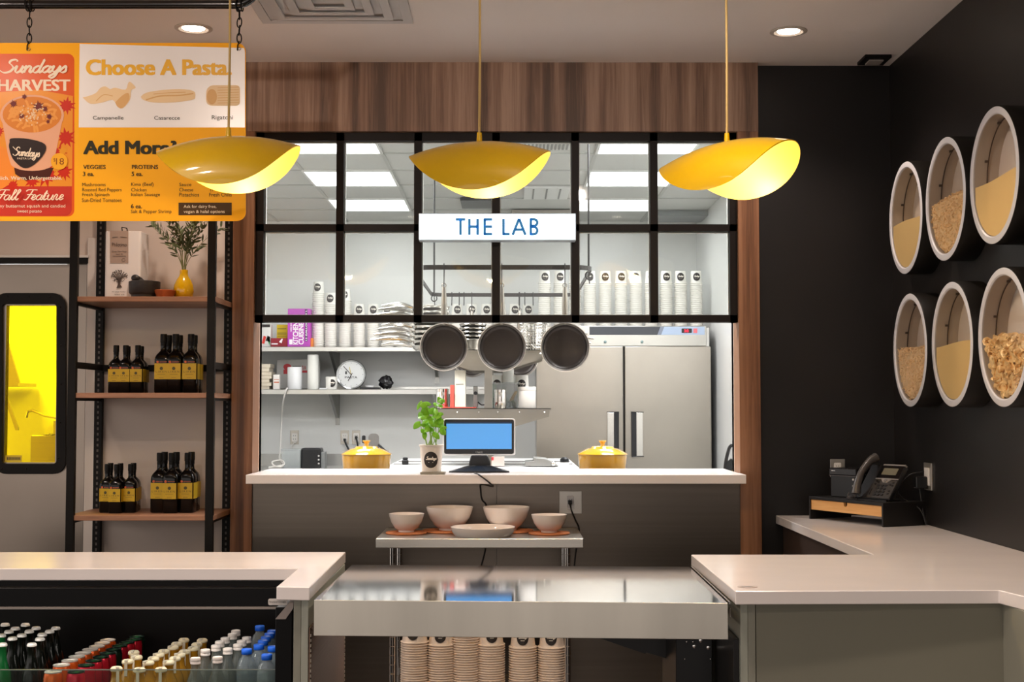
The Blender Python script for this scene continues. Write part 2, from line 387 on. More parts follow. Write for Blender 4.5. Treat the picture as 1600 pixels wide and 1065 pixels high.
for i, ((x, y), tg, en) in enumerate(SP):
    q = (Vector(tg) - Vector((x, y, 2.90))).normalized(); p = Vector((x, y, 2.90))
    t = thing('spotlight', 'black ceiling spotlight out of the frame, ' + sp_lab[i], 'spotlight', (x, y, ZC))
    MB().cyl(p - q * .10, p - q * .005, .030, .034).build('lamp_head', black, t); MB().cyl((x, y, 2.93), (x, y, ZC), .008).lathe([(.04, -.001), (.04, -.012), (.0001, -.012)], (x, y, ZC), 20).build('mount', black, t)
# square supply diffuser at the top
cx = XX(520, 5.30, 5); t = thing('ceiling_diffuser', 'square white stepped air diffuser in the shop ceiling beside the black pipe', 'vent', (cx, 5.16, ZC))
f = MB()
for k, (a, b) in enumerate(((.31, .27), (.235, .20), (.165, .13), (.095, .06))):
    z = -.012 if k else -.004
    for q in ((-a, a, -a, -b), (-a, a, b, a), (-a, -b, -b, b), (b, a, -b, b)): f.box(*q, z - .004, z)
f.box(-.31, .31, -.31, .31, -.002, -.0005)
f.build('louvre', M('diffuser_white', '#c9c5c2', .4), t, world=False, bevel=.002)
# small square fitting on the ceiling near the corner
p = WZ(1366, 91, ZC)
t = thing('ceiling_sensor', 'small black square fitting with pale centre on the ceiling near the corner', 'ceiling fitting', (p.x, p.y, ZC))
MB().box(-.06, .06, -.07, .07, -.016, 0).build('frame', black, t, world=False, bevel=.002)
MB().box(-.032, .032, -.036, .036, -.022, -.016).build('cover', M('sensor_cover', '#a79d95', .5), t, world=False)

# kitchen ceiling fittings
def kfit(name, label, px0, px1, py0, py1, mat, slats=0, h=.012):
    a = WZ(px0, py1, 3.0); b = WZ(px1, py1, 3.0); c = WZ(px1, py0, 3.0)
    x0, x1 = min(a.x, b.x), max(a.x, b.x); y0, y1 = min(c.y, a.y), max(c.y, a.y)
    t = thing(name, label, 'vent', ((x0 + x1) / 2, (y0 + y1) / 2, 3.0)); hx, hy = (x1 - x0) / 2, (y1 - y0) / 2
    MB().box(-hx, hx, -hy, hy, -h, .003).build('frame', mat, t, world=False, bevel=.002)
    s = MB()
    for k in range(slats): 
        x = -hx + .02 + (2 * hx - .04) * (k + .5) / slats; s.box(x - .006, x + .006, -hy * .85, hy * .85, -h - .005, -h)
    if slats: s.build('grille', M('grille_grey', '#8d8d8b', .5), t, world=False)
kfit('return_grille', 'long slatted return air grille in the kitchen ceiling above the sign', 800, 893, 219, 231, wht, 14)
kfit('supply_vent', 'square supply vent in the kitchen ceiling above the middle window panes', 818, 886, 291, 309, wht, 3)
kfit('ceiling_hatch', 'dark recessed ceiling panel in the kitchen beyond the middle lamp', 722, 768, 309, 322, M('dark_panel', '#4a4a4c', .4), 0, .02)
kfit('exhaust_grille', 'wide grey exhaust panel in the kitchen ceiling at the right', 1012, 1132, 329, 340, M('grey_panel', '#8f9192', .4, .5), 0, .04)
kfit('exhaust_hood', 'steel exhaust box on the kitchen ceiling just above the lit sign', 799, 890, 328, 338, steel, 0, .05)

# ---------------------------------------------------------------- window grid over the pass
win = thing('window_1', None, None, (0, 6.17, 0)); win['kind'] = 'structure'; win['label'] = 'black steel window grid of twelve panes above the pass'
fr = MB(); fy0, fy1 = 6.15, 6.21
def zy(py): return ZZ(py, fy0)
xs = [XX(a, fy0, 350) for a in (398, 412, 525, 537, 647, 659, 769, 781, 893, 905, 1016, 1028, 1140, 1153)]
fr.box(xs[0] - .01, xs[-1] + .01, fy0, fy1, zy(220), zy(206)).box(xs[0], xs[-1], fy0, fy1, zy(503), zy(492)).box(xs[0], xs[-1], fy0, fy1, zy(361), zy(350))
for k in range(0, 14, 2): fr.box(xs[k], xs[k + 1], fy0, fy1, zy(503), zy(206))
fr.build('window_frame', M('black_frame', '#1d1816', .4, spec=.15), win)
bd = MB(); gl = glass('window_glass', '#f6f8f7', 1.0, .03)
bead = M('glazing_bead', '#e8e6e2', .5)
rows = ((zy(350), zy(220)), (zy(492), zy(361)))
for c in range(6):
    a, b = xs[2 * c + 1], xs[2 * c + 2]
    for z0, z1 in rows:
        MB().box(a, b, 6.178, 6.182, z0, z1).build('pane', gl, win)
        for q in ((a, a + .004, z0, z1), (b - .004, b, z0, z1), (a, b, z0, z0 + .004), (a, b, z1 - .004, z1)): bd.box(q[0], q[1], 6.183, 6.205, q[2], q[3])
bd.build('glazing_bead', bead, win)
# ---------------------------------------------------------------- lit sign THE LAB
sy = 6.06
t = thing('lit_sign', 'white glowing box sign reading THE LAB in blue, mounted on the window grid', 'sign', W(776, 375, sy))
f6 = lambda u, v: W(u, v, sy)
MB().prism([(654, 375), (900, 375), (900, 333), (654, 333)], lambda u, v: W(u, v, sy + .004), (0, .085, 0)).build('casing', M('sign_casing', '#d6e6f0', .4), t, bevel=.002)
MB().prism([(655.5, 373.5), (898.5, 373.5), (898.5, 334.5), (655.5, 334.5)], f6, (0, .004, 0)).build('face', M('sign_face', '#ffffff', .3, emit='#eef8ff', es=2.2), t)
le = MB(); fl = lambda u, v: W(u, v, sy - .002)
B0, B1 = 367, 341.5; lw = 4.1
def st(*p): le.ribbon(list(p), lw, fl)
def lT(x, w): st((x, B1 + 1.3), (x + w, B1 + 1.3)); st((x + w / 2, B1), (x + w / 2, B0))
def lH(x, w): st((x + 1.3, B1), (x + 1.3, B0)); st((x + w - 1.3, B1), (x + w - 1.3, B0)); st((x, 354), (x + w, 354))
def lE(x, w): st((x + 1.3, B1), (x + 1.3, B0)); [st((x, v), (x + w, v)) for v in (B1 + 1.3, 354, B0 - 1.3)]
def lL(x, w): st((x + 1.3, B1), (x + 1.3, B0)); st((x, B0 - 1.3), (x + w, B0 - 1.3))
def lA(x, w): st((x, B0), (x + w / 2, B1)); st((x + w / 2, B1), (x + w, B0)); st((x + 4.2, 358.5), (x + w - 4.2, 358.5))
def lB(x, w):
    st((x + 1.3, B1), (x + 1.3, B0))
    for (c, r, xr) in ((347.6, 5.0, w * .38), (360, 5.8, w * .45)):
        st(*([(x, c - r)] + [(x + w - 1.5 - r + xr * 0 + r * math.cos(a), c + r * math.sin(a)) for a in [-PI / 2 + PI * k / 12 for k in range(13)]] + [(x, c + r)]))
lT(712, 15); lH(732, 15.5); lE(756, 13); lL(785.5, 11); lA(801, 20); lB(828, 13)
le.build('lettering', M('sign_blue', '#2f86bf', .5, emit='#1f78b8', es=.35), t)

# ---------------------------------------------------------------- left: steel door with yellow window
d = thing('door_1', None, None, ((LX0 + DXR) / 2, 6.24, 0)); d['kind'] = 'structure'; d['label'] = 'brushed steel swing door with a yellow vision panel'
fd = lambda u, v: W(u, v, 6.225)
dx0, dx1, dz0, dz1 = XX(8, 6.225, 600), XX(88, 6.225, 600), ZZ(722, 6.225, 50), ZZ(477, 6.225, 50)
DE = DXR - .012
leaf = MB().box(LX0, dx0, 6.225, 6.265, .02, DZT - .02).box(dx1, DE, 6.225, 6.265, .02, DZT - .02).box(dx0, dx1, 6.225, 6.265, .02, dz0).box(dx0, dx1, 6.225, 6.265, dz1, DZT - .02)
leaf.build('door_leaf', M('door_steel', '#8a7e73', .30, 1, noise=.14, nscale=(1.2, 1, 1.2)), d)
o_ = rrect(-8, 458, 104, 740, 20, 6); i_ = rrect(5, 475, 90, 724, 5, 6); n = len(o_)
gk = MB(); vs = [fd(*p) - Vector((0, .018, 0)) for p in o_] + [fd(*p) - Vector((0, .018, 0)) for p in i_] + [fd(*p) for p in o_] + [fd(*p) for p in i_]
gk.add(vs, [(k, (k + 1) % n, n + (k + 1) % n, n + k) for k in range(n)] + [(2 * n + k, k, (k + 1) % n, 2 * n + (k + 1) % n)[::-1] for k in range(n)] + [(n + k, 3 * n + k, 3 * n + (k + 1) % n, n + (k + 1) % n) for k in range(n)])
gk.build('window_gasket', M('black_gasket', '#14110f', .5, spec=.15), d)
b = MB()
for px, py in [(14, 464), (47, 464), (96, 480), (97, 540), (97, 600), (96, 660), (93, 715), (43, 732), (5, 732), (80, 464)]:
    c = fd(px, py) - Vector((0, .018, 0)); b.ball(c, .004, 8, 4)
b.build('screw', M('dark_screw', '#2e2a27', .3, .8), d)
MB().box(dx0, dx1, 6.243, 6.247, dz0, dz1).build('vision_glass', glass('yellow_glass', '#ffee00', .5), d)
# side room seen through the yellow panel
yy = 7.6
sk = thing('hand_sink', 'steel hand sink basin seen through the yellow door glass', 'sink', (W(80, 700, yy).x, yy, .55))
x0, x1 = W(48, 700, yy).x, W(98, 700, yy).x; z0, z1 = ZZ(722, yy, 60), ZZ(680, yy, 60)
m = MB().box(x0, x1, yy, yy + .01, z0 - .2, z1).box(x0, x0 + .01, yy, 7.98, z0 - .2, z1).box(x1 - .01, x1, yy, 7.98, z0 - .2, z1).box(x0, x1, 7.97, 7.99, z0 - .2, z1 + .08).box(x0, x1, yy, 7.98, z0 - .2, z0 - .19)
m.build('basin', steel, sk, bevel=.002)
m = MB().cyl(W(78, 700, 7.9), W(78, 677, 7.9), .016).tube([W(92, 653, 7.8), W(70, 649, 7.8), W(50, 641, 7.8), W(44, 643, 7.8), W(41, 652, 7.8)], .009)
m.cyl(W(92, 653, 7.8), W(92, 690, 7.85), .012)
m.build('faucet', chrome, sk)
t = thing('side_shelf', 'grey wall shelf bracket seen through the yellow door glass', 'shelf', W(20, 600, 7.7))
m = MB().prism([(8, 520), (30, 596), (30, 604), (8, 604)], lambda u, v: W(u, v, 7.7), (0, .02, 0)).prism([(8, 612), (28, 668), (28, 672), (24, 672), (8, 625)], lambda u, v: W(u, v, 7.7), (0, .02, 0)); m.build('bracket', steel, t)
m = MB().box(W(-40, 600, 7.7).x, W(30, 600, 7.7).x, 7.68, 7.98, ZZ(603, 7.7, 20), ZZ(598, 7.7, 20)); m.build('board', steel, t)
p = W(21, 700, 6.24)
t = tag(MB().prism([(8, 711), (34, 711), (34, 721), (8, 721)], lambda u, v: W(u, v, 6.2415), (0, -.001, 0)).build('sticker', M('pale_sticker', '#d9b93a', .6), base=p), 'small pale sticker low on the yellow door glass', 'sticker')
m = MB()
for k in range(9): m.prism([(11 + k * 2.4, 714), (12.4 + k * 2.4, 714), (12.4 + k * 2.4, 718), (11 + k * 2.4, 718)], lambda u, v: W(u, v, 6.2402), (0, -.0004, 0))
m.build('print', ink, t)
# ================================================================== hanging menu board
YBD = 5.0
fb = lambda e=0.: (lambda u, v: W(u, v, YBD - e))
bd = thing('menu_board', 'large yellow and white hanging menu board listing pasta and add-ons', 'sign', W(190, 346, YBD))
yel = M('board_yellow', '#fbb01e', .5, spec=.15)
MB().prism(rrect(-110, 345, 384, 67, (14, 14, 14, 14), 6), fb(0), (0, .004, 0)).build('panel', yel, bd)
MB().prism(rrect(-108, 343.5, 382.7, 68.5, (13, 13, 13, 13), 6), fb(.0006), (0, .0006, 0)).build('border', yel, bd)
bw = M('board_white', '#f1eae4', .25)
MB().prism([(123, 199), (382.7, 199)] + [(382.7, 82)] + rrect(123, 199, 382.7, 68.5, (0.01, .01, 13, .01), 6)[13:17] + [(124.5, 68.5)], fb(.0012), (0, .0006, 0)).build('white_field', bw, bd)
# feature poster on the left
MB().prism(rrect(-100, 338, 116, 84, (10, 10, 10, 10), 6), fb(.0012), (0, .0006, 0)).build('feature_panel', M('board_orange', '#dc5a22', .3), bd)
red = M('board_red', '#c23a2c', .3); redl = M('leaf_red', '#c8301c', .3); och = M('leaf_ochre', '#e89a2a', .3)
MB().prism(rrect(-99, 337, 112, 291, (.01, 10, .01, .01), 5), fb(.0018), (0, .0005, 0)).build('caption_band', red, bd)
# autumn backdrop of the poster
m = MB(); m.flat([(-98, 291), (112.5, 291), (114, 150), (60, 140), (-98, 150)], fb(.0019)); m.build('autumn_ground', M('autumn_orange', '#e8922e', .3), bd)
def leaf(m, cx, cy, r, a0, e):
    pts = []
    for k in range(22):
        rr = r * (1 if k % 4 == 0 else (.5 if k % 2 else .72)); a = a0 + 2 * PI * k / 22; pts.append((cx + rr * math.cos(a), cy + rr * math.sin(a)))
    m.fan((cx, cy), pts, fb(e))
m = MB()
for q in ((104, 165, 15, .3), (103, 215, 17, 1.1), (90, 240, 16, .5), (72, 272, 22, 2.), (100, 268, 15, 1.4), (50, 282, 14, .2), (-2, 205, 10, 0), (20, 290, 12, .8)): leaf(m, *q, .0024)
m.build('red_leaves', redl, bd)
m = MB()
for q in ((88, 190, 12, .9), (112 - 14, 236, 9, .2), (86, 262, 8, 1.7)): leaf(m, *q, .0027)
m.build('ochre_leaves', och, bd)
m = MB(); m.flat(circ(-4, 262, 27, 20, 34), fb(.0029)); m.build('squash', M('squash', '#ec8a35', .3), bd)
m = MB(); m.flat([(22, 262), (84, 262), (78, 276), (40, 282), (24, 272)], fb(.003)); m.build('bowl_shade', M('poster_dark', '#4a1f14', .4), bd)
# the printed bowl
m = MB(); m.flat([(2, 180)] + [(12, 240)] + [(50 - 34 * math.cos(a), 254 + 13 * math.sin(a)) for a in [PI * k / 10 for k in range(11)]] + [(92, 215), (99, 180)], fb(.0034)); m.flat(circ(50, 180, 50, 30, 32), fb(.0035))
m.build('bowl', M('poster_bowl', '#e5a884', .4), bd)
m = MB(); m.flat(circ(50, 179, 46, 30, 28), fb(.0039)); m.build('bowl_inside', M('poster_sauce', '#d8802e', .4), bd)
random.seed(3); m = MB()
for k in range(46):
    a = random.uniform(0, 2 * PI); r = math.sqrt(random.random()); x = 50 + 38 * r * math.cos(a); y = 181 + 21 * r * math.sin(a); t = random.uniform(0, PI)
    m.ribbon(smooth([(x - 7 * math.cos(t), y - 5 * math.sin(t)), (x, y - 2), (x + 7 * math.cos(t), y + 5 * math.sin(t))], 4), 3.6, fb(.0042 + k * .00001))
m.build('pasta_print', M('poster_pasta', '#e89a46', .4), bd)
m = MB()
for x, y, r in ((21, 162, 7), (60, 166, 10), (70, 170, 6), (38, 151, 5), (34, 181, 6), (77, 182, 6), (75, 190, 4)): leaf(m, x, y, r, x, .0052)
m.build('topping_print', M('poster_topping', '#6d2420', .4), bd)
m = MB()
for k in range(70):
    a = random.uniform(0, 2 * PI); r = random.random(); x = 50 + 22 * r * math.cos(a); y = 178 + 20 * r * math.sin(a); m.flat(circ(x, y, 1.3, 5), fb(.0054 + k * .000005))
m.build('cheese_print', M('poster_cheese', '#eac69a', .4), bd)
m = MB(); m.flat([(x, y) for x, y in smooth([(15, 222), (18, 216), (45, 217), (70, 225), (69, 240), (52, 258), (36, 262), (20, 248), (14, 230), (15, 222)], 4)][:-1], fb(.0058)); m.build('bowl_logo', M('poster_logo', '#2e211d', .4), bd)
crm = M('board_cream', '#f2dcbf', .4)
m = MB(); script(m, 'Sundays', (20, 229, 62, 248), fb(.0062), 1.5, rise=-3); m.ribbon(smooth([(20, 229), (30, 237), (50, 240)], 4), 1, fb(.0062)); m.text('PASTA LAB', (27, 246, 52, 249), fb(.0062))
m.build('bowl_lettering', crm, bd)
m = MB(); script(m, 'Sundays', (0, 93, 104, 122), fb(.0024), 3.1, k=7); m.text('HARVEST', (-4, 124, 110, 142), fb(.0024), bold=.035)
m.text('Rich. Warm. Unforgettable.', (-3, 275, 97, 282.5), fb(.004), bold=.018); script(m, 'Fall Feature', (-4, 297, 102, 313.5), fb(.0026), 1.5, k=6)
m.text('creamy butternut squash and candied', (-16, 319, 102, 325.5), fb(.0026)); m.text('sweet potato', (27, 328, 65, 333.5), fb(.0026))
m.build('feature_lettering', crm, bd)
MB().flat(circ(92.5, 252, 13, 28), fb(.0062)).build('price_disc', M('price_yellow', '#f2ab2b', .3), bd)
m = MB(); m.text('$', (83.5, 247, 86.5, 253), fb(.0066)); m.text('18', (87.5, 247, 100, 257), fb(.0066)); m.build('price_lettering', M('price_brown', '#8a4416', .4), bd)
# right side
m = MB(); m.text('Choose A Pasta.', (134, 92.5, 362, 117.5), fb(.0024), bold=.045); m.build('heading', M('heading_yellow', '#f2b63c', .3), bd)
psc = M('pasta_photo', '#f0cfa0', .4); psd = M('pasta_photo_deep', '#dfae72', .4)
m = MB(); m.flat(smooth([(129, 152), (138, 150), (150, 145), (157, 137), (165, 135), (172, 139), (180, 137), (196, 140), (200, 130), (204, 128), (212, 137), (205, 141), (203, 156), (192, 169), (184, 167), (176, 156), (160, 160), (141, 162), (129, 152)], 3)[:-1], fb(.0024))
m.flat(smooth([(220, 151), (228, 145), (250, 141), (280, 139), (302, 142), (305, 151), (300, 156), (270, 160), (240, 160), (224, 156), (220, 151)], 3)[:-1], fb(.0024))
m.flat(rrect(322, 165, 375, 133, (9, 6, 6, 12), 5), fb(.0024)); m.build('pasta_photo', psc, bd)
m = MB(); m.flat(smooth([(180, 160), (190, 150), (200, 145), (202, 155), (192, 168), (184, 167), (180, 160)], 3)[:-1], fb(.0027)); m.flat(circ(331, 151, 8, 18, 12), fb(.0027))
m.ribbon(smooth([(150, 158), (162, 148), (176, 150)], 5), 1.2, fb(.0027)); m.ribbon(smooth([(228, 156), (250, 150), (280, 149), (302, 146)], 5), 2, fb(.0027)); m.ribbon(smooth([(240, 147), (262, 145), (290, 144)], 5), 1, fb(.0027))
for k in range(7): m.ribbon([(340, 137 + 4 * k), (373, 136 + 4 * k)], .8, fb(.0027))
m.build('pasta_photo_shade', psd, bd)
dk = M('board_dark', '#33301f', .5)
m = MB()
for t_, b_, w_ in (('Campanelle', (145, 181, 193, 188.5), 0), ('Casarecce', (241, 181, 281, 187), 0), ('Rigatoni', (331, 180, 364, 188.5), 0),
    ('VEGGIES', (130, 257.5, 165, 264), .02), ('3 ea.', (129.5, 268, 147, 275), .02), ('PROTEINS', (206, 257.5, 247, 264), .02), ('5 ea.', (205.5, 268, 223, 275), .02),
    ('Mushrooms', (128.5, 285.5, 165, 291), .006), ('Roasted Red Peppers', (128.5, 293.5, 190, 300.5), .006), ('Fresh Spinach', (128.5, 301, 171, 308), .006), ('Sun-Dried Tomatoes', (128, 309.5, 190, 315.5), .006),
    ('Kima (Beef)', (205, 285, 240, 292), .006), ('Chicken', (205, 293.5, 229, 299), .006), ('Italian Sausage', (205, 301, 250, 308), .006), ('6 ea.', (204.5, 318.5, 222, 325.5), .02), ('Salt & Pepper Shrimp', (204.5, 327.5, 268, 334.5), .006),
    ('EXTRAS', (280, 257.5, 312, 264), .02), ('2 ea.', (280, 268, 297, 275), .02), ('Sauce', (280, 285.5, 299, 290.8), .006), ('Cheese', (280, 293.5, 302, 298.8), .006), ('Pistachios', (280, 301, 311, 306.8), .006),
    ('Truffle', (327, 293.5, 348, 299), .006), ('Fresh Chilis', (327, 301, 362, 306.8), .006)):
    if t_ in ('EXTRAS', '2 ea.', 'Truffle'): continue
    MB().text(t_, b_, fb(.0024), bold=w_).build('menu_lettering', dk, bd)
MB().text('Tr', (327, 293.5, 334, 299), fb(.0024)).build('menu_lettering', dk, bd)
MB().text('Add More?', (130, 219.5, 276, 241), fb(.0024), bold=.045).build('menu_heading', dk, bd)
MB().flat([(279, 336), (362, 336), (362, 316.5), (279, 316.5)], fb(.0024)).build('notice_box', M('notice_brown', '#4a3318', .5), bd)
m = MB(); m.text('Ask for dairy free,', (287, 320, 338, 326), fb(.003), bold=.012); m.text('vegan & halal options', (287, 328, 351, 334), fb(.003), bold=.012); m.build('notice_lettering', crm, bd)
m = MB()
for px, py in ((45, 77), (374, 76)): m.tube([fb(.003)(px + 2.2 * math.cos(a), py + 2.2 * math.sin(a)) for a in [2 * PI * k / 12 for k in range(12)]], .0011, 6, closed=True)
m.build('grommet', chrome, bd)

for k_, m_ in _m.items():
    if k_.startswith(('leaf_', 'poster', 'squash', 'heading', 'notice', 'price', 'autumn', 'pasta_photo')) or k_ in ('board_orange', 'board_red', 'board_cream', 'board_dark'):
        m_.node_tree.nodes['Principled BSDF'].inputs['Specular IOR Level'].default_value = .15
# black pipe with bent end, and the two hanging chains
pz = ZZ(7, YBD)
pts = [W(-140, 7, YBD), W(300, 7, YBD), W(368, 7, YBD)]
cxp = W(368, 7, YBD)
arc = [cxp + Vector((.085 * math.sin(a), 0, .085 * (1 - math.cos(a)))) for a in [PI / 2 * k / 8 for k in range(1, 9)]]
pts += arc + [Vector((arc[-1].x, YBD, ZC))]
pipe = tag(MB().tube(pts, .0168, 16).build('ceiling_pipe', M('gloss_black_pipe', '#15110f', .22, .0, coat=.3), base=pts[0]), 'glossy black pipe running above the menu board and bending up to the ceiling', 'pipe')
def chain(name, label, px, pyb):
    t = thing(name, label, 'chain', W(px, 7, YBD)); m = MB(); z = ZZ(pyb, YBD, px); top = pz + .02; k = 0; x0 = W(px, 40, YBD).x; y0 = YBD
    L = .030
    while z < top:
        ph = (k % 2) * PI / 2 + .35; j = random.uniform(-.25, .25)
        ring = []
        for q in range(14):
            a = 2 * PI * q / 14; u = .0085 * math.cos(a); v = .019 * math.sin(a)
            ring.append(Vector((x0 + (u * math.cos(ph) + v * j * .4) + (x0 > 9), y0 + u * math.sin(ph), z + v + .015)))
        m.tube(ring, .0024, 6, closed=True); z += L; k += 1
    # loop wrapped round the pipe
    for s in (-1, 1): m.tube([Vector((x0 + s * .009, y0 + .026 * math.cos(a), pz + .026 * math.sin(a))) for a in [2 * PI * q / 18 for q in range(18)]], .0026, 6, closed=True)
    m.build('links', black, t)
    h = MB(); h.tube([Vector((x0, y0, ZZ(pyb, YBD, px) + .004)), Vector((x0 - .004, y0 - .008, ZZ(pyb + 6, YBD, px))), Vector((x0 - .006, y0 - .004, ZZ(pyb + 12, YBD, px))), Vector((x0 - .005, y0 + .006, ZZ(pyb + 14, YBD, px)))], .0024, 6)
    h.build('hook', black, t)
chain('hanging_chain', 'black chain holding the menu board between its poster and white half', 46, 66)
chain('hanging_chain', 'black chain holding the menu board at its rounded white corner', 374, 66)

# ================================================================== pendants
YP = 4.5
lampyel = M('pendant_yellow', '#dbae00', .35, coat=.7, spec=.3)
lampin = M('pendant_inside', '#f8d468', .4)
cordm = M('pendant_cord', '#b79a5e', .6)
bulbm = M('bulb_glow', '#fff2d8', .4, emit='#ffe6b0', es=25)
def pendant(px, py, yaw, roll, label, pitch=0.):
    p = W(px, py, YP)
    t = thing('pendant_lamp', label, 'pendant lamp', p, group='yellow pendant lamps')
    sh = MB(); sn = MB(); R3 = (Euler((pitch, roll, yaw), 'XYZ')).to_matrix(); R = .165; a_, b_ = .240, .272
    def pt(u, v, th):
        ph = v / R; r = R + th
        q = Vector((u, math.sin(ph) * r, -R + math.cos(ph) * r - .10 * (u / a_) ** 2 * .42)); return R3 @ q
    nu, nv = 40, 32
    def grid(mb, th):
        vs = []; fs = []
        for i in range(nu + 1):
            u = -a_ + 2 * a_ * i / nu; u = a_ * math.sin(PI / 2 * u / a_); h = b_ * math.sqrt(max(1 - (u / a_) ** 2, 0)) ** 1.15
            for j in range(nv + 1):
                vs.append(pt(u, h * (-1 + 2 * j / nv), th))
        for i in range(nu):
            for j in range(nv):
                k = i * (nv + 1) + j; fs.append((k, k + nv + 1, k + nv + 2, k + 1))
        mb.add(vs, fs, True); return vs
    a = grid(sh, .0); b = grid(sn, -.0035)
    # rim closing the two skins
    rim = [i * (nv + 1) for i in range(nu + 1)]; rim2 = [i * (nv + 1) + nv for i in range(nu, -1, -1)]; loop = rim + rim2
    vs = [a[i] for i in loop] + [b[i] for i in loop]; n = len(loop)
    sh.add(vs, [(k, (k + 1) % n, n + (k + 1) % n, n + k) for k in range(n)])
    so = sh.build('shade', lampyel, t, world=False); sn.build('shade_inside', lampin, so, world=False)
    MB().cyl((0, 0, -.004), (0, 0, .030), .010, .008, 16).build('cord_grip', lampyel, t, world=False)
    MB().tube([(0, 0, .028), (.0015, 0, .3), (0, 0, ZC - p.z)], .0042, 8).build('cord', cordm, t, world=False)
    MB().lathe([(.055, 0), (.055, -.018), (.0001, -.02)], (0, 0, ZC - p.z), 24).build('ceiling_rose', lampyel, t, world=False)
    MB().cyl((0, 0, -.004), (0, 0, -.05), .018, .02, 16).build('socket', M('socket_white', '#e8e0d0', .5), t, world=False)
    MB().ball((0, 0, -.088), .042, 20, 14).build('bulb', bulbm, t, world=False)
    light('POINT', 'pendant_light', p + Vector((0, 0, -.138)), 6.5, (1.0, .80, .48), .03)
    return t
pendant(357, 213, math.radians(0), math.radians(-2.5), 'yellow folded-disc pendant lamp hanging in front of the menu board', math.radians(3.5))
pendant(749, 221, math.radians(-7), math.radians(-1), 'yellow folded-disc pendant lamp hanging above the lit sign', math.radians(3.5))
pendant(1136, 222, math.radians(-37), math.radians(-5), 'yellow folded-disc pendant lamp turned to show its bulb, nearest the black wall', math.radians(1.5))

# ================================================================== shelving unit with bottles
YN, YF = 5.80, 6.19
rack = thing('shelving_unit', 'open black metal shelving unit with three walnut shelves', 'shelving unit', (XX(230, 6.0, 700), 6.03, 0))
xnl, xnr = XX(112.5, YN, 640), XX(329, YN, 640); xfl, xfr = XX(155, YF, 600), XX(356, YF, 600)
for x, y, w in ((xnl, YN, .017), (xnr, YN, .017), (xfl, YF, .018), (xfr, YF - .0, .018)):
    MB().box(x - w, x + w, y - .012, y + .014, 0, ZC - .001).build('post', black, rack, bevel=.001)
sl = M('slot_black', '#050404', .7)
m = MB(); z = .3
while z < 2.6:
    m.box(xfl - .004, xfl + .004, YF - .0125, YF - .0118, z, z + .012); m.box(xfr - .004, xfr + .004, YF - .0125, YF - .0118, z, z + .012); z += .025
m.build('slots', M('slot_glint', '#4d453e', .5), rack)
zs = [ZZ(471, YN, 100), ZZ(621.5, YN, 100), ZZ(813, YN, 100)]
shw = wood('shelf_walnut', '#7a5440', '#93684f', '#ab7f64', (3, 60, 60), 3, axis=1)
for z in zs: MB().box(xnl - .018, xnr + .018, YN - .005, YF + .01, z, z + .022).build('shelf_board', shw, rack, bevel=.0015)
m = MB(); zr = ZZ(570, YN, 100)
m.box(xnl, xnl + .014, YN, YF, zr - .014, zr + .014).box(xnr - .007, xnr + .007, YN, YF, zr - .014, zr + .014).box(xfl, xfr, YF - .01, YF + .005, zr - .018, zr + .012)
m.build('rail', black, rack)
for z in zs:
    for x in (xnl, xnr): MB().box(x - .01, x + .01, YN, YF, z - .012, z).build('bracket', black, rack)

# oil bottles
oilg = M('dark_bottle_glass', '#0b0908', .14, spec=.3); cap = M('bottle_cap_black', '#100e0d', .4, spec=.15)
lab = M('bottle_label_yellow', '#c3a015', .5); labd = M('label_print', '#4b4318', .5); lor = M('label_orange', '#c85a2a', .5)
def oil(label, s, h):
    t = thing('oil_bottle', label, 'bottle', (0, 0, 0)); m = MB(); w = .034 * s
    def ring(hw, z, n=28, p=5):
        o = []
        for k in range(n):
            a = 2 * PI * k / n; c, q = math.cos(a), math.sin(a); d = (abs(c) ** p + abs(q) ** p) ** (1 / p); o.append(Vector((hw * c / d, hw * q / d, z)))
        return o
    H = h; prof = [(.9, 0, 6), (1, .004, 6), (1, H * .56, 6), (.97, H * .60, 5), (.86, H * .645, 3.5), (.62, H * .685, 2.5), (.42, H * .715, 2), (.38, H * .76, 2), (.38, H * .87, 2)]
    vs = []; 
    for f_, z, p in prof: vs += ring(w * f_, z, 28, p)
    fs = [(i * 28 + k, i * 28 + (k + 1) % 28, (i + 1) * 28 + (k + 1) % 28, (i + 1) * 28 + k) for i in range(len(prof) - 1) for k in range(28)]
    m.add(vs, fs + [tuple(range(27, -1, -1))], True); m.build('glass_body', oilg, t, world=False, ang=50)
    MB().lathe([(.0001, H), (w * .40, H), (w * .44, H - .004), (w * .44, H * .86), (w * .40, H * .855), (w * .40, H * .80)], seg=20).build('cap', cap, t, world=False)
    g = lambda u, v: Vector((u, -w - .0006, v))
    lb = MB().prism([(-w * .90, H * .235), (w * .90, H * .235), (w * .90, H * .50), (-w * .90, H * .50)], g, (0, -.0005, 0)).prism([(w * .0 - w * .9, H * .235), (w * .9, H * .235), (w * .9, H * .5), (-w * .9, H * .5)], lambda u, v: Vector((w + .0006, u, v)), (.0004, 0, 0)).build('paper_label', lab, t, world=False)
    g2 = lambda u, v: Vector((u, -w - .0014, v)); m = MB(); m.flat(circ(0, H * .415, w * .22, 14), g2); m.text('LIREN', (-w * .72, H * .375, w * .72, H * .345), g2, spacing=1.4); m.ribbon([(-w * .5, H * .315), (w * .5, H * .315)], .0012, g2); m.ribbon([(-w * .3, H * .26), (w * .3, H * .26)], .0012, g2)
    m.build('label_print', labd, lb, world=False)
    m = MB(); m.flat(circ(-w * .5, H * .525, w * .16, 12), g2); m.ribbon([(-w * .25, H * .525), (w * .7, H * .525)], .002, g2); m.build('neck_seal', lor, t, world=False)
    return t
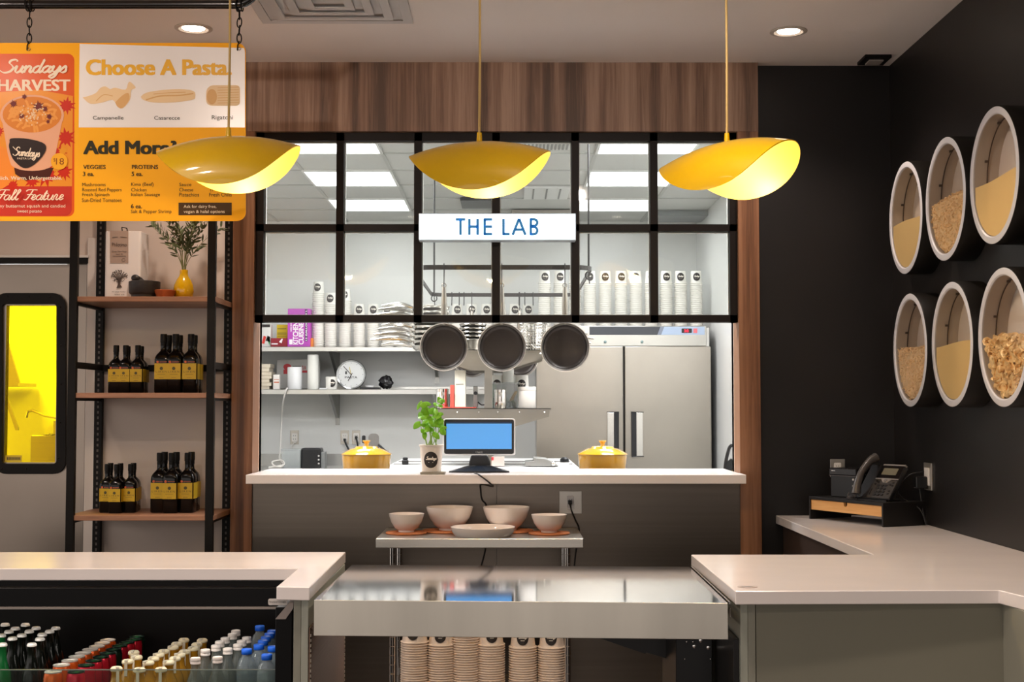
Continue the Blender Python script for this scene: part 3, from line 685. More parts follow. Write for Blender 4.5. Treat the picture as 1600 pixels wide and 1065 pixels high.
tall = ('tall dark oil bottle with yellow label', 1.0, .263); small = ('small dark oil bottle with yellow label', .86, .213)
# (x px, depth, small?) for the two filled shelves
rows2 = [(181, 5.97, 1, 'front of the leftmost pair'), (196, 5.97, 1, 'front of the middle trio'), (215, 5.97, 1, 'front one beside the gap'), (199, 6.07, 1, 'behind the middle one'), (220, 6.07, 1, 'rear one beside the gap'),
         (255, 5.97, 0, 'front, next to the small ones'), (274, 5.97, 0, 'front, middle of the tall ones'), (298, 5.97, 0, 'front, next to the post'), (263, 6.07, 0, 'rear, next to the small ones'), (280, 6.07, 0, 'rear, middle of the tall ones'), (303, 6.07, 0, 'rear, next to the post')]
rows3 = [(167.5, 5.97, 1, 'front, at the outer end'), (182, 5.94, 1, 'front, middle of the small ones'), (204, 5.97, 1, 'front, beside the gap'), (172, 6.07, 1, 'rear, at the outer end'), (187.5, 6.04, 1, 'rear, middle of the small ones'), (208, 6.07, 1, 'rear, beside the gap'),
         (249.5, 5.97, 0, 'front, next to the small ones'), (268, 5.95, 0, 'front, middle of the tall ones'), (293, 5.97, 0, 'front, next to the post'), (256.5, 6.07, 0, 'rear, next to the small ones'), (275, 6.05, 0, 'rear, middle of the tall ones'), (298.5, 6.07, 0, 'rear, next to the post')]
ptS = ptT = None
for rows, z, w in ((rows2, zs[1], 'middle shelf'), (rows3, zs[2], 'lowest shelf')):
    for px, y, sm, d in rows:
        lb = '%s oil bottle with yellow label on the %s, %s' % ('small' if sm else 'tall', w, d); x = XX(px, y, 600 if w == 'middle shelf' else 780)
        gname = ('small' if sm else 'tall') + ' oil bottles on the shelving unit'
        pr = ptS if sm else ptT
        if pr is None:
            pr = oil(*(small if sm else tall)); pr.location = (x, y, z + .022); pr['label'] = lb; pr['group'] = gname
            if sm: ptS = pr
            else: ptT = pr
        else: dup(pr, (x, y, z + .022), random.uniform(-.05, .05), lb, gname)

# top shelf: oil tin, mortar, dish, vase
zt = zs[0] + .022
tin = thing('oil_tin', 'large white olive oil tin with a brown label and printed tree on the top shelf', 'tin', (XX(182, 6.0, 460), 6.03, zt))
x0, x1 = XX(163, 5.98, 440), XX(206, 5.98, 440); ztop = ZZ(361, 5.98, 190)
tw = M('tin_white', '#d9d2cc', .35)
MB().prism(rrect(x0, 5.98, x1 + .038, 6.12, .012, 4), lambda u, v: Vector((u, v, zt)), (0, 0, ztop - zt)).build('tin_body', tw, tin, bevel=.002)
ft = lambda u, v: W(u, v, 5.979)
MB().prism([(172, 411), (200.5, 411), (200.5, 360.5), (172, 360.5)], ft, (0, -.0006, 0)).build('label', M('tin_label', '#a08a7b', .5), tin)
fp = lambda u, v: W(u, v, 5.977)
m = MB(); m.text('Philotimo', (175, 379, 198, 385), fp); m.ribbon([(175, 371), (184, 370)], .8, fp); m.ribbon([(188, 370), (198, 371)], .8, fp); m.text('Greek Extra Virgin', (175, 391.5, 198, 394.5), fp); m.text('OLIVE OIL', (181, 395.8, 192, 398), fp)
m.ribbon([(176, 400), (197, 400)], .7, fp); m.ribbon([(p, q) for p, q in circ(193, 406, 2.5, 12)], .6, fp)
m.text('MY GREEK WORKS', (175, 455, 196, 456.6), fp); m.text('500 ml', (179, 459, 194, 461), fp)
m.build('label_print', M('tin_ink', '#4a3d35', .5), tin)
m = MB(); random.seed(5)
m.flat([(182, 450), (184, 444), (184, 438), (189, 438), (188, 444), (191, 449)], fp)
for k in range(9):
    a = PI * (.08 + .84 * k / 8); m.ribbon(smooth([(186, 441), (186 - 6 * math.cos(a), 434 - 4 * math.sin(a)), (186 - 13 * math.cos(a), 434 - 12 * math.sin(a))], 4), 1.1, fp)
for k in range(90):
    a = random.uniform(0, 2 * PI); r = random.uniform(.35, 1); leaf_c = (186 + 13.5 * r * math.cos(a), 431 + 9.5 * r * math.sin(a)); m.flat(circ(*leaf_c, .9, 5, .6, a), fp)
m.build('tree_print', M('tin_ink', '#4a3d35', .5), tin)
hx = XX(193, 6.02, 350); hz = ztop
MB().tube([(hx - .010, 6.04, hz), (hx - .010, 6.03, hz + .024), (hx + .012, 6.03, hz + .020), (hx + .014, 6.04, hz)], .0028, 8).build('carry_handle', black, tin)
# mortar and pestle
c = Vector((XX(226, 6.0, 450), 6.0, zt)); sc_ = 6.0 / F
mt = thing('mortar', 'black stone mortar on the top shelf beside the oil tin', 'mortar', c); stone = M('black_stone', '#26211f', .5, noise=.25, nscale=(60, 60, 60), bump=.3)
MB().lathe([(.0001, 0), (.058, 0), (.058, .022), (.064, .026), (.068, .032), (.069, .082), (.064, .084), (.058, .08), (.05, .03), (.0001, .025)], c, 32).build('bowl', stone, mt)
pp = thing('pestle', 'black stone pestle leaning in the mortar', 'pestle', c + Vector((-.02, 0, .03)))
a0 = c + Vector((-.037, -.006, .098)); MB().ball(a0, .023, 14, 10, (1.05, 1, .85)).tube([a0, c + Vector((-.01, 0, .078)), c + Vector((.02, .005, .035))], [.019, .014, .012], 12).build('rod', stone, pp)
c = Vector((XX(259, 5.98, 450), 5.97, zt)); tag(MB().lathe([(.0001, 0), (.030, 0), (.036, .006), (.047, .04), (.044, .042), (.034, .012), (.0001, .01)], c, 28).build('wooden_bowl', wood('orange_wood', '#8a421e', '#a5542a', '#b9683a', (30, 30, 30), 5), base=c), 'small orange-brown wooden bowl between the mortar and the yellow vase', 'bowl')
c = Vector((XX(287, 6.02, 450), 6.02, zt)); vs_ = thing('vase', 'round yellow glazed vase on the top shelf', 'vase', c)
MB().lathe([(.0001, 0), (.030, 0), (.040, .014), (.0455, .04), (.043, .068), (.032, .092), (.021, .108), (.018, .120), (.018, .138), (.0145, .138), (.014, .11), (.0001, .10)], c, 32).build('vase_body', M('vase_yellow', '#c99a08', .15, coat=.6, noise=.08, nscale=(60, 60, 60)), vs_, ang=70)
# olive branches
br = thing('olive_branches', 'bunch of green olive branches standing in the yellow vase', 'branches', c + Vector((0, 0, .138)))
stm = MB(); lf = MB(); random.seed(11); base = c + Vector((0, 0, .11))
for k in range(15):
    a = random.uniform(0, 2 * PI); tx = random.uniform(-.15, .15); ty = random.uniform(-.06, .05); hz = random.uniform(.20, .36)
    if k == 0: tx, hz = -.16, .26
    if k == 1: tx, hz = .16, .22
    p = [base + Vector((random.uniform(-.008, .008), random.uniform(-.008, .008), 0)), base + Vector((tx * .15, ty * .15, hz * .35)), base + Vector((tx * .5, ty * .6, hz * .7)), base + Vector((tx, ty, hz))]
    sp = [Vector(q) for q in smooth([tuple(q) for q in p], 7)]; stm.tube(sp, [.0018 * (1 - .6 * i / len(sp)) for i in range(len(sp))], 5)
    for i in range(8, len(sp)):
        for s in (-1, 1):
            if random.random() < .15: continue
            d = (sp[min(i + 1, len(sp) - 1)] - sp[i - 1]).normalized(); ang = random.uniform(0, 2 * PI); sd = d.cross(Vector((math.cos(ang), math.sin(ang), .2))).normalized() * s
            dr = (d * .75 + sd * .8).normalized(); Ln = random.uniform(.026, .046); wd_ = dr.cross(Vector((random.uniform(-1, 1), random.uniform(-1, 1), random.uniform(-1, 1)))).normalized() * Ln * .15
            q = sp[i]; lf.add([q, q + dr * Ln * .3 + wd_, q + dr * Ln * .65 + wd_ * .9, q + dr * Ln, q + dr * Ln * .65 - wd_ * .9, q + dr * Ln * .3 - wd_, q + dr * Ln * .5 + dr.cross(wd_) * .25], [(0, 5, 6), (0, 6, 1), (5, 4, 6), (4, 3, 6), (3, 2, 6), (2, 1, 6)])
stm.build('stems', M('olive_stem', '#6b6a3c', .6), br); lf.build('leaves', M('olive_leaf', '#59603f', .5, noise=.35, nscale=(25, 25, 25)), br)
# ================================================================== pass counter and what stands on it
fpc = ZP - .040
def ptz(px, py, z): p = WZ(px, py, z); return (p.x, p.y)
poly = [ptz(384, 741, ZP), ptz(1166, 741, ZP), ptz(1147, 731, ZP), ptz(403, 731, ZP)]
y0, y1 = 5.95, 6.54; xa, xb = XX(384, y0, 741), XX(1166, y0, 741)
ow0, ow1 = JL + .004, JR - .004
pl = [(xa, y0), (xb, y0), (xb, 6.118), (ow1 - .004, 6.118), (ow1 - .004, y1), (ow0 + .004, y1), (ow0 + .004, 6.118), (xa, 6.118)]
pc = MB().prism(pl, lambda u, v: Vector((u, v, fpc)), (0, 0, ZP - fpc)).build('pass_counter', quartz, bevel=.002, base=(0, 6.2, fpc))
tag(pc, 'white quartz pass-through countertop below the window grid', 'countertop')

# outlet plates, helper
plate_m = M('outlet_plate_steel', '#b5afa6', .35, .8); outw = M('outlet_white', '#eeeae4', .4)
def outlet(label, px0, px1, py0, py1, Y, plug=None, wide=False):
    f = lambda u, v: W(u, v, Y); t = thing('wall_outlet', label, 'outlet', W((px0 + px1) / 2, (py0 + py1) / 2, Y))
    MB().prism([(px0, py1), (px1, py1), (px1, py0), (px0, py0)], f, (0, -.004, 0)).build('cover_plate', plate_m, t, bevel=.001)
    cxp = (px0 + px1) / 2; w = (py1 - py0) * (.16 if wide else .2); fo = lambda u, v: W(u, v, Y - .005)
    MB().prism(rrect(cxp - w, py1 - (py1 - py0) * .2, cxp + w, py0 + (py1 - py0) * .2, w * .3, 3), fo, (0, -.002, 0)).build('socket', outw, t)
    m = MB(); fs = lambda u, v: W(u, v, Y - .0075)
    for v in (.38, .62):
        for s in (-.35, .35): q = py0 + (py1 - py0) * v; m.flat([(cxp + w * s - .3, q + 1), (cxp + w * s + .3, q + 1), (cxp + w * s + .3, q - 1), (cxp + w * s - .3, q - 1)], fs)
    m.build('slots', ink, t)
outlet('steel outlet plate with a black plug in the dark panel under the pass counter', 874, 909, 767, 802, 6.133, wide=True)
pg = W(890.5, 784, 6.12)
tag(MB().prism(rrect(887.5, 787, 893.5, 781, 1, 3), lambda u, v: W(u, v, 6.125), (0, -.03, 0)).tube([Vector(q) for q in smooth([tuple(W(890.5, 785, 6.10)), tuple(W(893, 797, 6.08)), tuple(W(899, 812, 6.11)), tuple(W(905, 828, 6.13)), tuple(W(900, 860, 6.128)), tuple(W(896, 900, 6.128))], 6)], .0035, 8).build('power_cable', M('black_rubber', '#151210', .5), base=pg), 'black power cord plugged into the outlet beside the bowls', 'cord')
# monitor
mo = thing('monitor', 'customer display monitor with a blue screen on the pass counter', 'monitor', (XX(749, 6.2, 735), 6.22, ZP))
YM = 6.20; fm = lambda u, v: W(u, v, YM)
MB().prism(rrect(692, 711, 805, 653.5, 4, 4), fm, (0, .035, 0)).build('housing', M('monitor_silver', '#d9dbde', .4), mo, bevel=.003)
MB().prism(rrect(694, 708.8, 803, 655.2, 3.2, 4), lambda u, v: W(u, v, YM - .002), (0, .004, 0)).build('bezel', M('monitor_bezel', '#15161a', .25), mo)
m = MB(); m.flat([(697.5, 701), (799.5, 701), (799.5, 661.5), (697.5, 661.5)], lambda u, v: W(u, v, YM - .0026)); m.build('screen', M('screen_blue', '#2f6fb0', .25, emit='#5f9fdc', es=.75), mo)
m = MB(); m.flat([(697.5, 661.2), (799.5, 661.2), (799.5, 659), (697.5, 659)], lambda u, v: W(u, v, YM - .0026)); m.build('task_bar', M('screen_dark', '#10233c', .3, emit='#14304f', es=.4), mo)
m = MB(); m.text('Chassis', (743, 704.5, 754, 707.3), lambda u, v: W(u, v, YM - .0032)); m.build('lettering', M('grey_print', '#a9abae', .4), mo)
blk = M('black_plastic', '#17171a', .35); 
m = MB(); m.prism([(732, 734), (768, 734), (766, 722), (762, 711), (736, 711), (733, 722)], lambda u, v: W(u, v, YM + .035), (0, .03, 0)).build('neck', blk, mo, bevel=.004)
b0 = Vector((XX(749, 6.2, 735), 6.2, ZP)); w_ = 47 * 6.2 / F
m = MB(); pf = [(-w_, -.05), (-w_ * .9, -.062), (-.035, -.085), (.035, -.085), (w_ * .9, -.062), (w_, -.05), (w_ * .88, .0), (.05, .08), (-.05, .08), (-w_ * .88, .0)]
n = len(pf); vs = [b0 + Vector((x, y, .0)) for x, y in pf] + [b0 + Vector((x * .985, y * .985, .007)) for x, y in pf] + [b0 + Vector((x * .42, y * .55, .030)) for x, y in pf]
m.add(vs, [tuple(range(n))[::-1], tuple(range(2 * n, 3 * n))] + [(k, (k + 1) % n, n + (k + 1) % n, n + k) for k in range(n)] + [(n + k, n + (k + 1) % n, 2 * n + (k + 1) % n, 2 * n + k) for k in range(n)], False); m.build('stand_base', blk, mo)
m = MB(); m.tube([Vector(q) for q in smooth([tuple(W(742, 738.5, 6.02)), tuple(W(749, 742, 5.945)), tuple(W(760, 750, 5.942)), tuple(W(766, 755, 5.945)), (XX(770, 5.96, 756), 5.965, fpc - .012), (XX(752, 6.1, 760), 6.1, fpc - .01), tuple(W(751, 765, 6.125)), tuple(W(753, 780, 6.126)), tuple(W(760, 790, 6.126)), tuple(W(764, 820, 6.127)), tuple(W(758, 860, 6.127)), tuple(W(750, 890, 6.127))], 7)], .0036, 8)
tag(m.build('monitor_cable', M('black_rubber', '#151210', .5), base=W(742, 738, 6.0)), 'black monitor cable draped over the counter edge and down the dark panel', 'cord')
# basil plant
cpl = WZ(673, 737, ZP + .012); cpl.y += .05
ct = thing('coaster', 'square grey slate coaster under the basil cup', 'coaster', (cpl.x + .01, cpl.y, ZP))
MB().box(cpl.x - .047, cpl.x + .062, cpl.y - .05, cpl.y + .045, ZP, ZP + .011).build('slab', M('slate', '#8b8577', .6, noise=.1, nscale=(40, 40, 40)), ct, bevel=.001)
def cone(c, r0, r1, h, z0=0): # front-facing decal on a cone; u arc length, v height
    def f(u, v): r = r0 + (r1 - r0) * v / h + .0006; a = u / r; return Vector((c[0] + r * math.sin(a), c[1] - r * math.cos(a), c[2] + v))
    return f
def logo(parent, f, cy, r, world=True, lines=True, sub=True):
    m = MB(); cols = [-1 + 2 * i / 16 for i in range(17)]; vs = []
    for q in cols: hh = r * math.sqrt(max(1 - q * q, .001)); vs += [f(q * r * .93, cy - hh), f(q * r * .93, cy), f(q * r * .93, cy + hh)]
    m.add(vs, [(3 * i + j, 3 * i + j + 3, 3 * i + j + 4, 3 * i + j + 1) for i in range(16) for j in range(2)]); a = m.build('logo_disc', M('logo_black', '#2b2421', .5), parent, world=world)
    if lines:
        m = MB(); g = lambda u, v: f(u, -v) + Vector((0, -.0007, 0)); script(m, 'Sundays', (-r * .66, -(cy + r * .38), r * .70, -(cy - r * .12)), g, r * .10, k=3)
        if sub: m.ribbon([(-r * .3, -(cy - r * .32)), (r * .3, -(cy - r * .32))], r * .07, g)
        m.build('logo_script', paper, a, world=world)
    return a
base = Vector((cpl.x, cpl.y, ZP + .012))
pt = thing('potted_basil', 'basil plant growing in a white paper cup with a round black logo', 'plant', base)
H = .118; r1, r0 = .052, .043
MB().lathe([(.0001, .002), (r0, 0), (r1, H), (r1 + .0035, H + .001), (r1 + .003, H - .006), (r1, H - .007)], base, 36).build('cup', M('pot_white', '#ddd4ca', .5), pt)
MB().lathe([(r1 - .003, H - .004), (.0001, H - .004)], base, 24).build('soil', M('soil', '#2c1d14', .9), pt)
logo(pt, cone(base, r0, r1, H), H * .45, .036)
bg = M('basil_green', '#74b41e', .45, noise=.3, nscale=(30, 30, 30)); st_ = MB(); lv = MB(); random.seed(21)
def bleaf(mb, q, dr, L, w, nrm):
    dr = dr.normalized(); sd = dr.cross(nrm).normalized(); nrm = sd.cross(dr).normalized(); vs = []; fs = []
    for i in range(6):
        t = i / 5; ww = w * math.sin(PI * min(t * .9 + .06, 1)) ** .8; c = q + dr * L * t - nrm * L * .25 * t * t
        vs += [c - sd * ww - nrm * ww * .1, c + nrm * ww * .25, c + sd * ww - nrm * ww * .1]
    for i in range(5):
        for j in range(2): a = i * 3 + j; fs.append((a, a + 1, a + 4, a + 3))
    mb.add(vs, fs, True)
for k, (tx, hz) in enumerate(((-.052, .09), (-.040, .13), (-.018, .155), (0, .11), (.016, .15), (.034, .10), (.040, .065), (-.03, .06), (.010, .055), (-.046, .17), (.028, .185), (-.012, .08), (.042, .125))):
    p0 = base + Vector((random.uniform(-.025, .025), random.uniform(-.02, .02), H - .005)); p3 = base + Vector((tx, random.uniform(-.05, .04), H + hz * 1.15))
    mid = p0.lerp(p3, .5) + Vector((tx * .15, 0, .01)); sp = [Vector(q) for q in smooth([tuple(p0), tuple(mid), tuple(p3)], 5)]; st_.tube(sp, .0017, 6)
    for j in range(5 if hz > .11 else 3):
        i = len(sp) - 1 - j; a = random.uniform(0, 2 * PI); dr = Vector((math.cos(a) * .75, math.sin(a) * .4 - .3, random.uniform(-1.0, .25)))
        bleaf(lv, sp[max(i, 3)], dr, random.uniform(.028, .046), random.uniform(.010, .016), Vector((random.uniform(-.5, .5), -.9, .5)))
st_.build('stems', M('basil_stem', '#8fb54a', .5), pt); lv.build('leaves', bg, pt)

# ================================================================== table with bowls
TZ = .86; ty0, ty1 = 5.62, 6.10
tx0, tx1 = XX(587, ty0, 845), XX(912, ty0, 845)
tb = thing('prep_table', 'small stainless table on chrome posts against the dark panel', 'table', ((tx0 + tx1) / 2, 5.86, 0))
MB().box(tx0, tx1, ty0, ty1, TZ - .040, TZ).build('tabletop', M('table_steel', '#cfc9bf', .28, .95, noise=.04, nscale=(1.5, 90, 90)), tb, bevel=.003, seg=2)
for x in (tx0 + .065, tx1 - .065):
    for y in (ty0 + .06, ty1 - .06):
        m = MB().cyl((x, y, 0), (x, y, TZ - .04), .0125, seg=16)
        for k in range(18): z = .14 + k * .038; m.lathe([(.0125, 0), (.0133, .001), (.0125, .002)], (x, y, z), 16)
        m.build('leg', chrome, tb)
m = MB()
for k in range(9): y = ty0 + .07 + k * (ty1 - ty0 - .14) / 8; m.cyl((tx0 + .065, y, .18), (tx1 - .065, y, .18), .003, seg=8)
for y in (ty0 + .06, ty1 - .06): m.cyl((tx0 + .065, y, .173), (tx1 - .065, y, .173), .005, seg=8)
m.build('wire_shelf', chrome, tb)
cork = M('cork', '#b06a3e', .8, noise=.15, nscale=(150, 150, 150)); cer = M('ceramic_white', '#e2d8d0', .12, coat=.3)
def bowl(px, pyb, Yc, r, h, lbl, cl):
    x = XX(px, Yc, pyb); c = Vector((x, Yc, TZ))
    t = thing('cork_trivet', cl, 'trivet', c, group='cork trivets on the prep table'); MB().lathe([(.0001, 0), (r * 1.14, 0), (r * 1.17, .003), (r * 1.14, .008), (r * 1.0, .008), (.0001, .0075)], c, 40).build('disc', cork, t)
    c2 = c + Vector((0, 0, .0082)); b = thing('serving_bowl', lbl, 'bowl', c2, group='white bowls on the prep table')
    MB().lathe([(.0001, .004), (r * .42, .003), (r * .43, 0), (r * .46, 0), (r * .47, .008), (r * .66, h * .22), (r * .86, h * .52), (r * .97, h * .85), (r, h), (r * .975, h), (r * .93, h * .82), (r * .8, h * .5), (r * .5, h * .16), (.0001, h * .1)], c2, 48).build('bowl_body', cer, b)
s_ = 5.86 / F
bowl(635, 825, 5.84, 27.5 * s_, 28 * s_, 'small white bowl on the table end away from the outlet', 'cork trivet under the small bowl farthest from the outlet')
bowl(702.5, 825, 5.93, 37 * s_, 36 * s_, 'large white bowl beside the small end bowl, behind the shallow dish', 'cork trivet under the large bowl beside the end bowl')
bowl(791, 825, 5.93, 37 * s_, 36 * s_, 'large white bowl in front of the monitor cable, nearer the outlet', 'cork trivet under the large bowl nearer the outlet')
bowl(858, 828, 5.82, 27.5 * s_, 27 * s_, 'small white bowl on a cork trivet in front of the outlet', 'cork trivet under the small bowl in front of the outlet')
c = Vector((XX(754.5, 5.74, 835), 5.745, TZ)); r = 50.5 * 5.72 / F
tag(MB().lathe([(.0001, .002), (r * .82, 0), (r * .86, 0), (r * .97, .020), (r, .038), (r * .98, .0385), (r * .93, .022), (r * .8, .009), (.0001, .008)], c, 56).build('shallow_dish', cer, base=c), 'wide shallow white dish at the front middle of the prep table', 'dish')

# ================================================================== paper cups: stacks are single cups
cupA = M('cup_cream', '#f4e4d4', .55); cupK = M('cup_white', '#efece5', .5)
def cup_proto(name, mat, rb, rt, h, withlogo, seg=24):
    """upside-down paper cup: base at the top, rolled rim at the bottom"""
    m = MB().lathe([(rt * .95, .001), (rt, 0), (rt + .0038, .0016), (rt + .0036, .0042), (rt - .003, .0056), (rt - .0045, .012), (rb, h), (rb - .003, h), (rb - .004, h - .004), (.0001, h - .004)], seg=seg)
    o = m.build(name, mat, world=False)
    if withlogo: logo(o, cone((0, 0, 0), rt, rb, h), h * .52, h * .33, world=False)
    return o
NUM = ['topmost', 'second', 'third', 'fourth', 'fifth', 'sixth', 'seventh', 'eighth', 'ninth', 'tenth', 'eleventh', 'twelfth', 'thirteenth', 'fourteenth', 'fifteenth', 'sixteenth', 'seventeenth', 'eighteenth', 'nineteenth', 'twentieth', 'twenty-first', 'twenty-second', 'twenty-third', 'twenty-fourth', 'twenty-fifth', 'twenty-sixth', 'twenty-seventh', 'twenty-eighth']
def ordn(k, n): return 'topmost cup' if k == 0 else ('bottom cup' if k == n - 1 else NUM[k] + ' cup from top')
used = {}
def stack(x, y, ztop, pitch, h, n, protos, where, group, cat='cup'):
    """n cups, the topmost (k=0) shows its logo"""
    for k in range(n):
        z = ztop - h - k * pitch; key = 0 if k == 0 else 1
        p = protos[key]; lb = ordn(k, n) + ' ' + where
        if p.name in used:
            o = p.copy(); C.objects.link(o)
            for ch in p.children:
                c = ch.copy(); C.objects.link(c); c.parent = o
                for g in ch.children: d = g.copy(); C.objects.link(d); d.parent = c
        else: o = p; used[p.name] = 1
        o.location = (x, y, z); o.rotation_euler = (0, 0, random.uniform(-.12, .12) if k == 0 else 0); tag(o, lb, cat, group)
fa = [cup_proto('paper_cup', cupA, .044, .0575, .085, True, 32), cup_proto('paper_cup', cupA, .044, .0575, .085, False, 32)]
# tray of paper cups on the wire shelf below
TB_ = 24; Yc = 5.80
for px, dy, dz, wh in ((648, 0, -4, 'in stack nearest the table leg by the liner panel'), (689.5, 0, 0, 'in second stack from the liner panel'), (728, .0, -14, 'in third stack from the liner panel'), (767, 0, 0, 'in fourth stack, before the wide dark gap'), (817, 0, 4, 'in fifth stack, past the wide dark gap'), (862, 0, 4, 'in end stack nearest the hanging black flap')):
    zt_ = ZZ(975 + dz, Yc, px); stack(XX(px, Yc, 1020), Yc + dy, zt_, .0104, .085, 20, fa, wh, 'cream cups under the steel counter')
sh_ = thing('cup_tray', 'steel tray under the cream cup stacks', 'tray', ((tx0 + tx1) / 2, Yc, .187)); MB().box(tx0 + .08, tx1 - .08, Yc - .08, Yc + .08, .187, .19).build('plate', steel, sh_)

# ================================================================== front counters
CZ = .91; TH = .037
def slab(name, pts, label, mat=quartz, th=TH, z=CZ):
    return tag(MB().prism([tuple(p) for p in pts], lambda u, v: Vector((u, v, z - th)), (0, 0, th)).build(name, mat, bevel=.002, base=(pts[0][0], pts[0][1], z - th)), label, 'countertop')
a = lambda px, py: (WZ(px, py, CZ).x, WZ(px, py, CZ).y)
P1, P2 = a(540, 862), a(483.5, 917); P3 = a(432, 916); P4 = a(466, 887.5)
slab('left_countertop', [(-3.2, P4[1]), P4, P3, P2, P1, (-3.2, P1[1])], 'white quartz countertop over the drinks cooler')
Q1, Q2, Q3 = a(1080, 866), a(1149, 923), a(1561, 921.5); Q4 = a(1600, 943)
D1, D2, D3 = a(1220, 808), a(1365, 866), a(1600, 861.5)
slab('right_countertop', [Q2, Q3, (Q4[0] + .13, Q4[1] - .28), (XR - .002, Q4[1] - .28), (XR - .002, D1[1] + .13), (D1[0], D1[1] + .13), D1, D2, Q1], 'white quartz L-shaped countertop carrying the phone and running along the black wall')
# sage green end panel and front under the right counter
sage = M('sage_laminate', '#8c8a7c', .45, noise=.04, nscale=(3, 3, 3)); sage2 = M('sage_edge', '#a3a496', .4)
rc = thing('right_counter_cabinet', 'grey-green laminate counter base below the right countertop', 'cabinet', ((Q2[0] + XR) / 2, 4.1, 0))
fy = Q2[1] + .035; zt_ = CZ - TH - .0005; ex = XX(1157, fy, 1000)
MB().box(ex, ex + .020, fy, Q1[1] - .02, .05, zt_).build('end_panel', sage2, rc, bevel=.001)
MB().box(ex + .0205, ex + .041, fy, Q1[1] - .02, .05, zt_).build('end_panel', sage, rc, bevel=.001)
MB().box(ex + .043, Q3[0] + .035, fy, fy + .02, .05, zt_).build('front_panel', M('sage_front', '#7d7a6b', .5, noise=.03, nscale=(3, 3, 3)), rc)
MB().box(Q3[0] + .015, Q3[0] + .035, fy - .8, fy - .001, .05, zt_).build('return_panel', sage, rc)
m = MB().box(D1[0] + .03, D1[0] + .05, Q1[1] + .06, D1[1] + .1, .05, zt_).box(D1[0] + .05, XR - .01, D1[1] + .08, D1[1] + .1, .05, zt_); m.build('back_panel', M('dark_brown_panel', '#3b2d26', .5), rc)
st2 = W(1168, 917, 3.0); c = WZ(1168, 917, CZ)
m = MB(); m.prism([(c.x + x, c.y + y) for x, y in circ(0, 0, .028, 24, .018)], lambda u, v: Vector((u, v, CZ + .0006)), (0, 0, .001))
o = tag(m.build('counter_sticker', M('clear_sticker', '#bdb0a8', .3), base=c), 'small oval sticker on the corner of the right countertop', 'sticker')
m = MB(); 
for k, w in ((.006, .016), (0, .021), (-.006, .015)): m.ribbon([(c.x - w, c.y + k), (c.x + w, c.y + k)], .0022, lambda u, v: Vector((u, v, CZ + .0018)))
m.build('print', ink, o)
# cooler end panel under the left counter
lc = thing('counter_support', 'grey-green end panel holding the left countertop beside the cooler', 'panel', (XX(470, 3.9, 1000), 3.95, 0))
x2 = XX(481.5, P2[1] + .03, 1000); x1 = XX(458.5, P2[1] + .03, 1000); xm = x1 * .5 + x2 * .5
MB().box(x1, xm, P2[1] + .03, P1[1] - .03, .05, zt_).build('panel', sage, lc, bevel=.001); MB().box(xm + .0005, x2, P2[1] + .03, P1[1] - .03, .05, zt_).build('edge_panel', sage2, lc, bevel=.001)

# ================================================================== steel serving counter in the middle
SZ = .876
b = lambda px, py: (WZ(px, py, SZ).x, WZ(px, py, SZ).y)
R1, R2, R3, R4 = b(550, 882), b(1077, 885), b(1137, 942), b(491, 937)
sc = thing('steel_counter', 'mirror-bright stainless serving counter spanning the gap between the white countertops', 'counter', ((R1[0] + R2[0]) / 2, 4.2, .76))
poly = [R4, R3, R2, R1]
mir = M('bright_stainless', '#e2e5ea', .06, 1, noise=.02, nscale=(2, 90, 90))
MB().prism(poly, lambda u, v: Vector((u, v, SZ - .004)), (0, 0, .004)).build('top_sheet', mir, sc)
fh = 54.5 * R4[1] / F
g_ = MB()
g_.add([Vector((*R4, SZ)), Vector((*R3, SZ)), Vector((*R3, SZ - fh)), Vector((*R4, SZ - fh))], [(0, 1, 2, 3)])
for q in (R4, R3): pass
face = MB().prism([(R4[0], R4[1]), (R3[0], R3[1]), (R3[0], R3[1] + .004), (R4[0], R4[1] + .004)], lambda u, v: Vector((u, v - .004, SZ - fh)), (0, 0, fh + .0005)); face.build('front_apron', M('apron_steel_highlights', '#c4beb2', .34, .85, noise=.16, nscale=(4.5, 1, .4)), sc, bevel=.0012, seg=2)  # vertical bands in the colour stand in for highlights on the steel
m = MB().prism([R4, (R4[0] + .003, R4[1]), (R1[0] + .003, R1[1]), R1], lambda u, v: Vector((u, v, SZ - .06)), (0, 0, .056)).prism([R3, R2, (R2[0] - .003, R2[1]), (R3[0] - .003, R3[1])], lambda u, v: Vector((u, v, SZ - .06)), (0, 0, .056)); m.build('side_flange', steel, sc)
MB().prism([(R3[0] + .004, R3[1] + .004), (R2[0] + .004, R2[1]), (R2[0] + .008, R2[1]), (R3[0] + .008, R3[1] + .004)], lambda u, v: Vector((u, v, SZ - .003)), (0, 0, .006)).build('edge_strip', chrome, sc)
